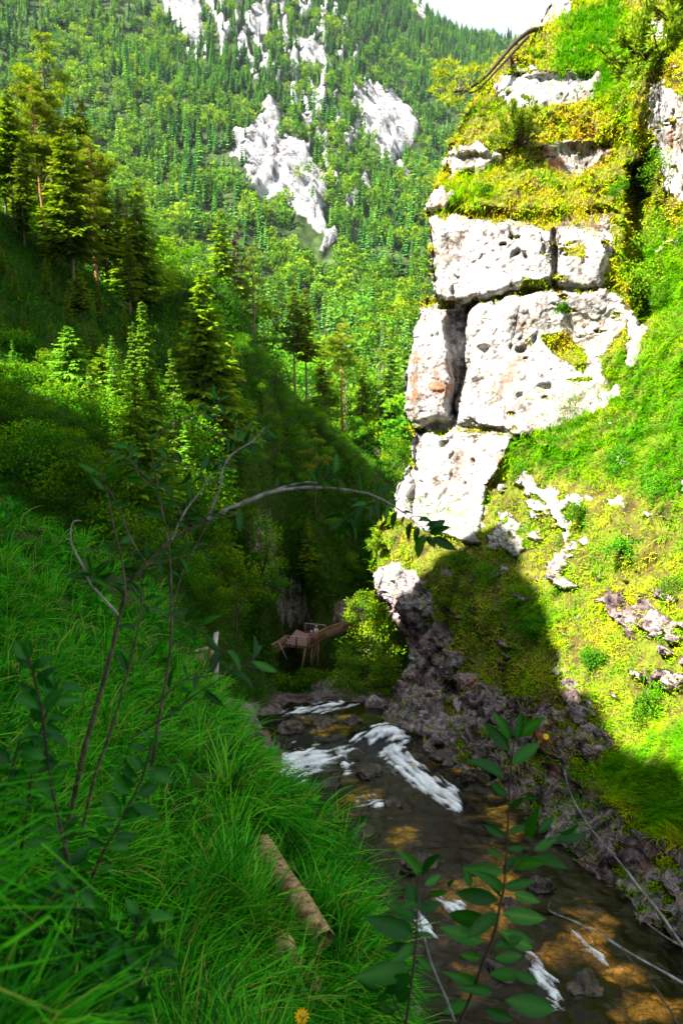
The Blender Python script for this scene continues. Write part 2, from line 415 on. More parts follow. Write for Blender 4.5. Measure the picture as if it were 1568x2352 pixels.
# ------------------------------------------------------------------ the mountain across the valley
def mountain():
    na, ny = 520, 430
    pxs = np.linspace(-700, 2300, na)
    Ys = np.exp(np.linspace(math.log(165), math.log(2300), ny))
    ridge = np.interp(pxs, [-700, 0, 500, 784, 870, 925, 960, 1000, 1050, 1100, 1160, 1250, 1500, 2300],
                      [-700, -480, -330, -130, -50, -2, 14, 42, 74, 84, 92, 110, 160, 240])
    f = np.interp(Ys, [165, 235, 300, 400, 600, 800, 1100, 1500], [-.25, 0, .09, .2, .43, .62, .84, 1.0])
    py = 1050 + (ridge[None] - 1050) * f[:, None]
    pt = PY(np.broadcast_to(pxs, py.shape), py, np.broadcast_to(Ys[:, None], py.shape))
    over = np.maximum(Ys - 1500, 0)[:, None]
    pt[..., 2] -= over * 0.55
    x, y = pt[..., 0], pt[..., 1]
    big = fbm(np.stack([x / 170, y / 260, x * 0], -1), 4)
    rib = ridged(np.stack([x / 75 + 0.4 * big, y / 190, x * 0 + 3], -1), 4)
    amp = sstep(250, 420, y) * (1 - 0.6 * sstep(1250, 1500, y))
    pt[..., 2] += amp * (big * 20 + (rib - 0.4) * 16)
    qx, qy, _ = proj(pt)
    global CRAGS
    CRAGS = polys = [
        [(625, 228), (645, 250), (640, 300), (700, 335), (722, 380), (748, 425), (752, 480), (738, 560), (700, 522), (660, 480), (620, 460), (575, 440), (557, 385), (530, 355), (540, 312), (585, 300), (603, 250)],
        [(822, 202), (880, 198), (908, 230), (948, 262), (962, 300), (950, 332), (902, 375), (870, 342), (835, 304), (824, 252)],
        [(362, -20), (460, -20), (462, 80), (472, 112), (440, 100), (400, 60)],
        [(742, 545), (772, 530), (760, 572), (738, 588)], [(950, 8), (975, 3), (980, 40), (962, 45)],
        [(690, 215), (720, 250), (712, 300), (690, 270)], [(895, 390), (960, 380), (930, 410)],
        [(560, 40), (600, 10), (620, 60), (585, 100)], [(690, 90), (740, 100), (760, 160), (700, 150)]]
    jx = qx + 16 * fbm(np.stack([x / 30, y / 40, pt[..., 2] / 30], -1), 3); jy = qy + 16 * fbm(np.stack([x / 30 + 9, y / 40, pt[..., 2] / 30], -1), 3)
    sd = np.full(qx.shape, -1e3)
    for pl in polys: sd = np.maximum(sd, poly_sd(jx, jy, pl))
    rock = sstep(-10, 8, sd)
    streak = ridged(np.stack([qx / 34, qy / 150, qx * 0 + 5], -1), 4)
    zone = np.maximum(sstep(-60, 40, poly_sd(qx, qy, [(480, -50), (760, -30), (830, 120), (900, 380), (780, 520), (740, 380), (640, 200), (500, 140)])),
                      0.75 * sstep(-40, 30, poly_sd(qx, qy, [(360, -40), (560, -40), (560, 120), (440, 150)])))
    rock = np.maximum(rock, zone * sstep(0.56, 0.72, streak + 0.12 * fbm(np.stack([qx / 14, qy / 20, qx * 0], -1), 3)))
    crag = ridged(np.stack([x / 16, y / 60, pt[..., 2] / 45], -1), 5)
    pt[..., 2] += rock * ((crag - 0.35) * 16 + 4)
    o = link('mountain', raw_mesh('mountain', pt.reshape(-1, 3), grid_faces(ny, na), M['mountain'], True, {'rock': rock.ravel()}))
    tag(o, kind='structure')
    return pxs, Ys, pt, rock
mt_px, mt_Y, mt_pt, mt_rock = mountain()

# ------------------------------------------------------------------ left bank, gully, spur and bed of the gorge: one height field
RIV_Y = [6, 9, 12, 17.5, 22, 24.5, 26, 30, 32, 33.5, 38, 45, 60]
RIV_Z = [-9.6, -10.6, -11.6, -13.0, -14.2, -14.6, -15.3, -15.7, -16.0, -17.0, -18.2, -21.9, -27.5]
def river_z(Y): return np.interp(Y, RIV_Y, RIV_Z)
vis = [  # seen points: px, py, distance ahead
 (-300, 2352, 1.9), (0, 2352, 2.2), (400, 2352, 2.6), (780, 2352, 3.2), (890, 2352, 3.6), (-300, 2000, 2.7), (0, 2000, 3.2), (400, 2000, 4.0), (760, 2080, 5.4), (815, 2030, 6.2),
 (0, 1700, 5), (-300, 1700, 4), (400, 1700, 7), (640, 1820, 9), (690, 1900, 8.2), (600, 1760, 11), (480, 1600, 14), (0, 1450, 8), (300, 1450, 11), (0, 1250, 12), (200, 1270, 13.5), (0, 1150, 16), (400, 1420, 13.5), (-350, 1300, 8), (-350, 1000, 14),
 (0, 1040, 27), (100, 1050, 28), (300, 1230, 27), (450, 1500, 28), (250, 1050, 33), (450, 1250, 44), (540, 1420, 45), (380, 1200, 38), (560, 1640, 31), (620, 1690, 29.5),
 (100, 880, 46), (300, 920, 52), (0, 720, 55), (100, 650, 68), (0, 500, 75), (130, 555, 80), (220, 640, 82), (390, 725, 95), (570, 790, 105), (680, 910, 110), (770, 985, 115), (870, 1055, 122),
 (250, 780, 72), (500, 930, 74), (600, 960, 84), (420, 1050, 55), (600, 1180, 69), (750, 1110, 97), (520, 1130, 62), (560, 1300, 60), (850, 1200, 95), (700, 1300, 84), (830, 1370, 90), (640, 1425, 82), (700, 1425, 84), (680, 1522, 74), (745, 1500, 77), (620, 1548, 69), (545, 1500, 57), (690, 1560, 56), (600, 1570, 46), (760, 1565, 52), (800, 1462, 83),
 (-400, 700, 40), (-400, 400, 70)]
hid = [ (840, 7.2, -9.0),  # hidden points: px, distance ahead, height
 (-250, 20, -2.0), (0, 20, -4.2), (200, 18, -6.2), (400, 19, -8.6), (500, 20, -10.2), (640, 16, -10.4), (620, 22, -14.0), (700, 25, -15.6), (740, 14, -10.5), (760, 19, -13.6), (850, 10, -9.6), (820, 15, -12.6), (930, 7.5, -9.2), (1000, 5, -8.6), (1100, 3.2, -8.4), (930, 2.0, -3.0), (300, 1.4, -2.0), (-200, 1.4, -1.4),
 (0, 130, -20), (300, 150, -28), (600, 160, -36), (850, 170, -44), (1000, 170, -46), (0, 200, -34), (500, 210, -44), (900, 220, -46), (1300, 220, -44), (-400, 130, 10), (-400, 220, -20), (1300, 130, -42), (950, 125, -28), (1000, 100, -28), (1300, 100, -32), (500, 290, -40), (1000, 290, -42), (0, 290, -36), (-400, 290, -30)]
for px, Y in [(1050, 7), (1200, 7), (1400, 7), (1100, 10), (1300, 10), (1550, 10), (1000, 13), (1200, 13), (1450, 13), (900, 18), (1100, 18), (1300, 18), (850, 22), (1050, 22), (1200, 22), (750, 26), (950, 26), (1100, 26), (720, 30), (850, 30), (1000, 30), (700, 34), (850, 34), (1000, 34), (710, 39), (850, 39), (760, 45), (900, 45), (820, 56), (950, 56), (1100, 50), (1300, 30), (1600, 18)]:
    hid.append((px, Y, float(river_z(Y)) - 0.7))
_X, _v = [], []
for px, py, Y in vis:
    p = PY(px, py, Y); _X.append((p[0] / p[1] * 3.2, math.log(Y) * 2.2)); _v.append(p[2] / Y)
for px, Y, z in hid:
    a = z / Y; yc = math.tan(math.atan(a) + PITCH)
    x = (px - CX) / F * Y / (cp + yc * sp); _X.append((x / Y * 3.2, math.log(Y) * 2.2)); _v.append(z / Y)
_tps = TPS(_X, _v, 2e-4)
def left_z(x, y):
    x = np.asarray(x, float); y = np.maximum(np.asarray(y, float), 0.8)
    z = _tps(np.stack([x / y * 3.2, np.log(y) * 2.2], -1)) * y
    s = np.clip(y * 0.05, 0.12, 3.0)
    inriver = np.exp(-((z - river_z(y)) / 1.2) ** 2) * (x > -6)
    n = fbm(np.stack([x / 2.2, y / 2.2, x * 0], -1), 4) * 0.12 + fbm(np.stack([x / .95, y / .95, x * 0 + 6], -1), 2) * 0.20 * sstep(2, 4, y) * sstep(22, 14, y) + fbm(np.stack([x / 9, y / 9, x * 0 + 4], -1), 4) * 0.5 * sstep(8, 30, y) + fbm(np.stack([x / 22, y / 22, x * 0 + 8], -1), 4) * 1.5 * sstep(45, 80, y) * (1 - .3 * sstep(100, 130, y))
    return z + n * (1 - 0.7 * inriver)
def left_terrain():
    na, ny = 420, 520
    a = np.concatenate([np.linspace(-1.1, -0.62, 50, endpoint=False), np.linspace(-0.62, 0.55, na - 70), np.linspace(0.55, 1.1, 21)[1:]])
    Y = np.exp(np.linspace(math.log(0.9), math.log(300), ny))
    A, YY = np.meshgrid(a, Y)
    X = A * YY
    pt = np.stack([X, YY, left_z(X, YY)], -1)
    qx, qy, d = proj(pt)
    n1 = fbm(pt / np.clip(YY * 0.05, .4, 4)[..., None] , 4)
    ug = np.gradient(pt, axis=1); vg = np.gradient(pt, axis=0)
    nrm = unit(np.cross(ug, vg)); steep = 1 - nrm[..., 2]
    rock = sstep(0.66, 0.84, steep + 0.35 * n1) * sstep(20, 30, YY) * 0.25
    for pl, Y0, Y1 in [([(560, 1200), (620, 1190), (650, 1310), (610, 1325), (560, 1260)], 40, 90), ([(500, 1600), (590, 1610), (625, 1690), (560, 1700), (505, 1670)], 20, 45), ([(690, 1490), (760, 1520), (830, 1600), (760, 1610), (690, 1560)], 35, 70),
                   ([(640, 1340), (700, 1380), (720, 1440), (660, 1440), (630, 1400)], 45, 90), ([(760, 1380), (850, 1380), (850, 1430), (760, 1430)], 50, 90)]:
        sd = poly_sd(qx + 14 * n1, qy, pl)
        rock = np.maximum(rock, sstep(-14, 14, sd + 16 * n1) * ((YY > Y0) & (YY < Y1)))
    nearriver = np.exp(-np.maximum(pt[..., 2] - river_z(YY) - 0.2, 0) / 0.4) * (X > -7) * (YY < 60)
    rock = np.maximum(rock, nearriver)
    rr = ridged(pt / np.array([1.6, 1.6, 3.0]) / np.clip(YY / 40, .5, 2)[..., None], 4)
    pt += nrm * (rock * (rr - 0.3) * 0.5 * np.clip(YY / 45, .3, 1.6))[..., None]
    low = np.clip(nearriver + 0.6 * (YY < 45), 0, 1)
    o = link('hillside', raw_mesh('hillside', pt.reshape(-1, 3), grid_faces(ny, len(a)), M['left'], True, {'rock': rock.ravel(), 'low': low.ravel()}))
    tag(o, kind='structure')
    return pt, nrm, rock, qx, qy
lt_pt, lt_n, lt_rock, lt_qx, lt_qy = left_terrain()
def bank_z(x, y):                       # the same bank carried on beside and behind the lens
    return left_z(x, np.maximum(np.maximum(y, 0.9), -x / 1.1))
def near_bank():
    xs, ys = np.linspace(-26, 5, 130), np.linspace(-22, 16, 150)
    X, Y = np.meshgrid(xs, ys); z = bank_z(X, Y)
    inside = (Y > 1.0) & (np.abs(X) < 1.08 * Y)
    pt = np.stack([X, Y, z - np.where(inside, .10, .0)], -1)
    o = link('bank', raw_mesh('bank', pt.reshape(-1, 3), grid_faces(len(ys), len(xs)), M['left'], True, {'rock': np.zeros(X.size), 'low': np.zeros(X.size)}))
    tag(o, kind='structure')
near_bank()
def hit_left(px, py, y0=1.0, y1=280):
    Y = np.exp(np.linspace(math.log(y0), math.log(y1), 900))
    p = PY(np.full_like(Y, px), np.full_like(Y, py), Y)
    below = p[:, 2] < left_z(p[:, 0], p[:, 1])
    k = int(np.argmax(below))
    return p[k] if below.any() else None

# ------------------------------------------------------------------ steep unseen flank left of the frame, its crest shaped to shade the gorge
def flank():
    def xc(y): return -np.maximum(29.0, 0.62 * y + 14)
    # points on the shadow's upper edge: px, py, distance ahead
    edge = [(1568, 1830, 16.5), (1420, 1700, 20), (1290, 1560, 25), (1220, 1330, 31), (1130, 1160, 38)]
    cr = []
    for px, py, Y in edge:
        q = PY(px, py, Y); t = 10.0
        for _ in range(60):
            p = q + t * SUN; t += (p[0] - xc(p[1])) / (-SUN[0]) * 1.0
        cr.append(q + t * SUN)
    cr = np.array(cr)
    return cr, xc
crest, crest_x = flank()
print('crest', np.round(crest, 1).tolist())
def build_flank():
    yy = np.concatenate([np.linspace(-60, -8, 20), np.linspace(-7, 40, 120), np.linspace(41, 170, 60)])
    o = np.argsort(crest[:, 1]); cy, cz = crest[o, 1], crest[o, 2]
    ky = np.concatenate([[-60, -20], cy, [19.9, 21.4, 35.5, 39, 42, 47, 52, 58, 68, 80, 100, 170]])
    kz = np.concatenate([[cz[0] + 6, cz[0] + 2], cz, [34, 9, 7.5, 26, 40, 46, 46, 44, 45, 46, 48, 48]])  # dip in the crest lets a beam of sun into the gully
    zc = np.interp(yy, ky, kz)
    t = np.linspace(0, 1, 60)
    rows = []
    for y, z in zip(yy, zc):
        xcr = float(crest_x(y)); xb = -0.50 * max(y, 0) - 5 if y > 0 else -5
        xb = max(xb, xcr + 8) if y < 8 else -0.56 * y - 6
        zb = float(left_z(np.array(xb), np.array(max(y, 1.0)))) - 1.5 if y > 1 else -2.5
        up = np.stack([xb + (xcr - xb) * t, np.full(60, y), zb + (z - zb) * t ** 0.85], -1)
        dn = np.stack([xcr - 70 * t[1:], np.full(59, y), z - 22 * t[1:] ** 1.3], -1)
        rows.append(np.concatenate([up, dn]))
    pt = np.array(rows)
    tt = np.concatenate([t, np.ones(59)])[None]
    pt[..., 2] += (fbm(pt / 9.0, 4) * 0.9 + fbm(pt / 2.6 + 4, 4) * 1.7 * tt ** 3) * tt  # rough crest breaks up the edge of its cast shadow
    o = link('shade_flank', raw_mesh('shade_flank', pt.reshape(-1, 3), grid_faces(len(yy), 119), M['left'], True, {'rock': np.zeros(pt.size // 3), 'low': np.zeros(pt.size // 3)}))
    tag(o, kind='structure')
build_flank()

# ------------------------------------------------------------------ the river
def river():
    na, ny = 420, 460
    Y = np.linspace(6.5, 58, ny) if False else np.exp(np.linspace(math.log(6.5), math.log(58), ny))
    px = np.linspace(540, 1760, na)
    PX, YY = np.meshgrid(px, Y)
    z = river_z(YY)
    yc = np.tan(np.arctan(z / YY) + PITCH)
    X = (PX - CX) / F * YY / (cp + yc * sp)
    pt = np.stack([X, YY, z], -1)
    n = fbm(pt / np.array([1.1, 0.8, 1]), 4); n2 = fbm(pt / np.array([2.6, 2.2, 1]) + 5, 4)
    qx, qy, _ = proj(pt)
    w1 = fbm(np.stack([X / .5, YY / .5, X * 0], -1), 3)
    jx, jy = qx + 16 * n, qy + 7 * n2
    foam = np.full(qx.shape, -99.0)
    for pl in [[(600, 1770), (650, 1730), (720, 1706), (762, 1725), (830, 1690), (852, 1680), (820, 1722), (780, 1750), (730, 1778), (680, 1790), (620, 1790)],
               [(828, 1692), (850, 1678), (890, 1676), (952, 1700), (930, 1718), (870, 1722), (838, 1712)],
               [(640, 1640), (680, 1622), (760, 1610), (820, 1608), (800, 1622), (740, 1632), (700, 1645)],
               [(930, 2075), (960, 2085), (1010, 2150), (980, 2170), (950, 2120)], [(1000, 2062), (1060, 2070), (1085, 2115), (1030, 2095)],
               [(1210, 2190), (1240, 2200), (1275, 2250), (1300, 2330), (1270, 2330), (1235, 2260)]]:
        foam = np.maximum(foam, poly_sd(jx, jy, pl))
    for ln, w in [([(905, 1735), (935, 1762), (985, 1800), (1045, 1838)], 24), ([(820, 1845), (868, 1852)], 12), ([(1270, 2110), (1330, 2155), (1420, 2235)], 7), ([(795, 1735), (800, 1770)], 8), ([(690, 1790), (720, 1800)], 6), ([(1180, 2090), (1215, 2110)], 8)]:
        foam = np.maximum(foam, w - line_d(jx, jy, ln))
    ch = sstep(880, 900, qx) * sstep(1722, 1738, qy)
    fa = fbm(np.stack([(qx + qy * -.35) / 55, (qy + qx * .25) / 7, qx * 0], -1), 3); fb_ = fbm(np.stack([(qx * .78 + qy * .62) / 50, (qy * .78 - qx * .62) / 8, qx * 0], -1), 3)
    fl = fa * (1 - ch) + fb_ * ch
    fm = sstep(-10, 16, foam - 2 + 13 * n + 5 * w1 + 20 * fl) * (.85 + .6 * fl)
    # orange and olive bed seen through the clear water
    bed = np.full(qx.shape, -99.0)
    for pl in [[(1000, 2010), (1060, 1985), (1130, 1930), (1200, 1990), (1215, 2060), (1180, 2130), (1110, 2170), (1040, 2150), (1005, 2080)],
               [(1080, 1830), (1150, 1850), (1205, 1905), (1190, 1930), (1120, 1890)], [(760, 1800), (830, 1790), (860, 1830), (830, 1865), (760, 1850)],
               [(880, 1900), (960, 1885), (950, 1925), (910, 1950)], [(1290, 2090), (1400, 2100), (1420, 2200), (1500, 2260), (1400, 2270), (1300, 2190), (1270, 2220), (1220, 2200)],
               [(1430, 2280), (1568, 2290), (1568, 2352), (1420, 2352)], [(700, 1660), (790, 1655), (840, 1640), (830, 1680), (730, 1695)], [(940, 1750), (1000, 1770), (1010, 1800), (950, 1780)], [(1020, 1740), (1060, 1760), (1080, 1800), (1030, 1790)],
               [(1020, 2160), (1060, 2180), (1120, 2300), (1060, 2300)]]:
        bed = np.maximum(bed, poly_sd(qx + 22 * n2, qy + 12 * n, pl))
    bd = sstep(-16, 24, bed - 6 + 46 * n + 20 * n2) * (0.55 + 0.45 * sstep(-.3, .3, w1))
    olive = sstep(0, 1, np.clip((YY - 12.5) / 5, 0, 1)) * (qx < 1260)
    hue = 0.5 + 0.5 * n2
    orange = np.stack([0.42 + 0.12 * hue, 0.19 + 0.08 * hue, 0.02 + 0.03 * hue], -1)
    olv = np.stack([0.34 + 0.08 * hue, 0.22 + 0.05 * hue, 0.010 + 0.01 * hue], -1)
    dark = .6 * np.stack([0.006 + 0.016 * np.clip(n + .1, 0, 1), 0.005 + 0.010 * np.clip(n + .1, 0, 1), 0.003 + 0.004 * np.clip(n, 0, 1)], -1)
    rk = sstep(0.25, 0.6, n + 0.5 * w1)[..., None] * 0.22
    dark = dark * (1 - rk) + rk * np.array([0.10, 0.07, 0.055])
    warm = orange * (1 - 0.75 * olive[..., None]) + olv * 0.75 * olive[..., None]
    col = dark * (1 - bd[..., None]) + warm * bd[..., None]
    chop = fbm(np.stack([X / 0.55, YY / 0.8, X * 0 + 2], -1), 4)
    stp = np.abs(np.gradient(river_z(Y), Y))[:, None]
    pt[..., 2] += chop * 0.05 * (1 + 2.2 * np.clip(stp - .3, 0, 1)) + fm * (0.06 + 0.07 * w1 + 0.06 * n) + 0.22 * np.clip(n2 - 0.1, 0, 1) * (1 - bd)
    pt[..., 2] += 0.55 * np.exp(-(((qx - 885) / 70) ** 2 + ((qy - 1698) / 26) ** 2))
    m, nt, out = new_mat('clear_mountain_stream')
    c = attr(nt, 'col', 'Color')
    tc = N(nt, 'ShaderNodeTexCoord')
    nz = N(nt, 'ShaderNodeTexNoise', Scale=7.0, Detail=5.0, Roughness=0.65); nt.links.new(tc.outputs['Object'], nz.inputs[0])
    nz2 = N(nt, 'ShaderNodeTexNoise', Scale=11.0, Detail=6.0, Roughness=0.75); nt.links.new(tc.outputs['Object'], nz2.inputs[0])
    c = mixc(nt, 0.85, c, ramp(nt, nz2.outputs[0], [(0.34, (0.12, 0.11, 0.1)), (0.5, (0.9, 0.9, 0.9)), (0.66, (1.35, 1.3, 1.25))]), 'MULTIPLY')
    wv = N(nt, 'ShaderNodeVectorMath', operation='MULTIPLY_ADD'); wv.inputs[1].default_value = (.5, .5, .2); nt.links.new(nz2.outputs['Color'], wv.inputs[0]); nt.links.new(tc.outputs['Object'], wv.inputs[2])
    for sc_, lo_, hi_, mixf in ((1.5, .22, 1.7, .8), (4.2, .35, 1.6, .6)):
        vo = N(nt, 'ShaderNodeTexVoronoi', Scale=sc_); nt.links.new(wv.outputs[0], vo.inputs[0])
        sepc = N(nt, 'ShaderNodeSeparateColor'); nt.links.new(vo.outputs['Color'], sepc.inputs[0])
        c = mixc(nt, mixf, c, ramp(nt, sepc.outputs[0], [(.25, (lo_, lo_, lo_)), (.6, (.8, .75, .7)), (1, (hi_, hi_ * .93, hi_ * .85))]), 'MULTIPLY')
        ve = N(nt, 'ShaderNodeTexVoronoi', Scale=sc_, feature='DISTANCE_TO_EDGE'); nt.links.new(wv.outputs[0], ve.inputs[0])
        c = mixc(nt, mixf, c, ramp(nt, ve.outputs[0], [(0, (.15, .13, .12)), (.09, (1, 1, 1))]), 'MULTIPLY')
        ph_ = N(nt, 'ShaderNodeTexNoise', Scale=sc_ * 1.3, Detail=3.0); nt.links.new(wv.outputs[0], ph_.inputs[0])
        grey = ramp(nt, math_n(nt, 'MULTIPLY', sepc.outputs[1], ph_.outputs[0]), [(.44, (0, 0, 0)), (.52, (.018, .016, .015))])
        c = mixc(nt, 1.0, c, grey, 'ADD')
    b = N(nt, 'ShaderNodeBsdfPrincipled', Roughness=0.09); b.inputs['IOR'].default_value = 1.33; b.inputs['Specular IOR Level'].default_value = 0.25
    bp = N(nt, 'ShaderNodeBump', Strength=0.5, Distance=0.05); nt.links.new(nz.outputs[0], bp.inputs['Height'])
    nt.links.new(c, b.inputs['Base Color']); nt.links.new(bp.outputs[0], b.inputs['Normal'])
    fo = N(nt, 'ShaderNodeBsdfPrincipled', Roughness=0.6); fo.inputs['Base Color'].default_value = (0.88, 0.92, 0.96, 1)
    fb = N(nt, 'ShaderNodeBump', Strength=0.8, Distance=0.08); nt.links.new(nz2.outputs[0], fb.inputs['Height']); nt.links.new(fb.outputs[0], fo.inputs['Normal'])
    ff = math_n(nt, 'ADD', attr(nt, 'foam'), math_n(nt, 'MULTIPLY', math_n(nt, 'SUBTRACT', nz2.outputs[0], 0.5), 0.9))
    ff = ramp(nt, ff, [(0.28, (0, 0, 0)), (0.6, (.45, .45, .45)), (1.0, (1, 1, 1))])
    mx = N(nt, 'ShaderNodeMixShader'); nt.links.new(ff, mx.inputs[0]); nt.links.new(b.outputs[0], mx.inputs[1]); nt.links.new(fo.outputs[0], mx.inputs[2])
    nt.links.new(mx.outputs[0], out.inputs[0])
    o = link('river', raw_mesh('river', pt.reshape(-1, 3), grid_faces(ny, na), m, True, {'foam': fm.ravel(), 'col': col.reshape(-1, 3)}))
    tag(o, kind='structure')
river()

# ------------------------------------------------------------------ the rock tower and grassy right wall of the gorge
EDGE = [(-400, 1400), (-150, 1330), (0, 1268), (65, 1232), (140, 1152), (220, 1092), (290, 1062), (340, 1032), (400, 1020), (470, 978), (520, 986), (600, 990), (685, 1000), (700, 965), (760, 955), (800, 948), (860, 930), (960, 930), (988, 955), (1060, 950), (1120, 912), (1180, 906), (1230, 872), (1300, 857), (1350, 860), (1400, 898), (1460, 930), (1520, 945), (1590, 905), (1650, 880), (1700, 900), (1760, 1000), (1850, 1150), (1960, 1260), (2060, 1360), (2150, 1450), (2300, 1600), (2600, 1850)]
RV = [(900, 1640, 31), (1040, 1725, 27), (1150, 1800, 23.2), (1250, 1900, 19.4), (1350, 2000, 16.6), (1568, 2150, 13.0), (1800, 2400, 10.5), (1700, 2600, 9),
 (940, 1500, 37), (1000, 1600, 31.5), (860, 1340, 43), (900, 1230, 43), (1000, 1300, 38), (1100, 1400, 33), (1200, 1500, 28.5), (1300, 1600, 24.5), (1300, 1750, 21.5), (1400, 1800, 19), (1400, 1500, 25), (1400, 1200, 29), (1200, 1250, 35), (1200, 1060, 38.5),
 (1500, 1000, 30), (1568, 780, 31), (1568, 1200, 25), (1568, 1500, 20.5), (1568, 1900, 15.2), (1300, 1000, 37), (1900, 700, 24), (1900, 1300, 17), (1900, 1900, 12), (1800, 300, 34), (1800, -300, 48),
 (950, 1150, 45), (1100, 1150, 42), (950, 850, 47), (1050, 600, 47), (1250, 800, 43), (1400, 850, 40.5), (1480, 720, 38.5), (1250, 560, 44), (1400, 560, 42), (1000, 500, 48),
 (1250, 440, 47), (1050, 430, 49), (1250, 370, 49), (1060, 340, 50.5), (1250, 250, 53), (1250, 190, 54.5), (1380, 200, 53), (1300, 80, 59), (1350, 0, 63), (1090, 230, 55), (1150, 150, 58), (1235, 65, 62), (1270, 0, 65), (1450, 0, 62), (1350, -300, 75),
 (1460, 350, 50), (1450, 500, 46), (1540, 300, 42), (1560, 400, 40), (1510, 100, 47), (1568, 60, 45), (1500, 600, 40)]
ROCKS = [
 [(985, 500), (1130, 506), (1270, 515), (1395, 500), (1408, 560), (1385, 662), (1290, 672), (1265, 645), (1110, 692), (1000, 688)],
 [(958, 700), (1075, 705), (1112, 692), (1260, 660), (1395, 670), (1482, 740), (1462, 830), (1440, 852), (1400, 930), (1340, 952), (1270, 978), (1180, 1002), (1050, 984), (985, 990), (920, 950), (920, 860), (945, 770)],
 [(945, 990), (1182, 1000), (1152, 1062), (1112, 1150), (1102, 1242), (1040, 1244), (930, 1192), (938, 1122)], [(900, 1112), (955, 1050), (948, 1195), (905, 1185)],
 [(1028, 350), (1100, 330), (1152, 362), (1112, 392), (1060, 392), (1024, 402)], [(1250, 332), (1300, 320), (1405, 345), (1332, 402), (1260, 392), (1240, 352)],
 [(1142, 182), (1230, 160), (1290, 168), (1372, 170), (1362, 222), (1242, 242), (1182, 252), (1150, 232)], [(972, 470), (1010, 430), (1042, 440), (1002, 502)],
 [(1486, 180), (1540, 200), (1600, 250), (1600, 470), (1530, 442), (1500, 300)], [(1265, 0), (1300, -20), (1310, 20), (1262, 50), (1230, 70)], [(1470, 40), (1540, 60), (1540, 100), (1470, 80)],
 [(1160, 1075), (1240, 1100), (1300, 1150), (1312, 1232), (1290, 1340), (1228, 1332), (1285, 1250), (1250, 1155), (1190, 1122)],
 [(850, 1325), (900, 1285), (950, 1310), (985, 1365), (1010, 1425), (1060, 1500), (1110, 1570), (1210, 1610), (1290, 1625), (1330, 1690), (1310, 1780), (1420, 1870), (1600, 1980), (1900, 2600), (1500, 2600), (850, 1800), (880, 1600), (930, 1500), (880, 1400)],
 [(1370, 1350), (1480, 1380), (1600, 1455), (1600, 1485), (1450, 1452), (1382, 1402)], [(1272, 1490), (1300, 1540), (1345, 1610), (1410, 1700), (1350, 1760), (1310, 1650), (1285, 1590)], [(1150, 1180), (1210, 1230), (1190, 1280), (1130, 1260)],
 [(1480, 1540), (1560, 1560), (1560, 1590), (1500, 1580)]]
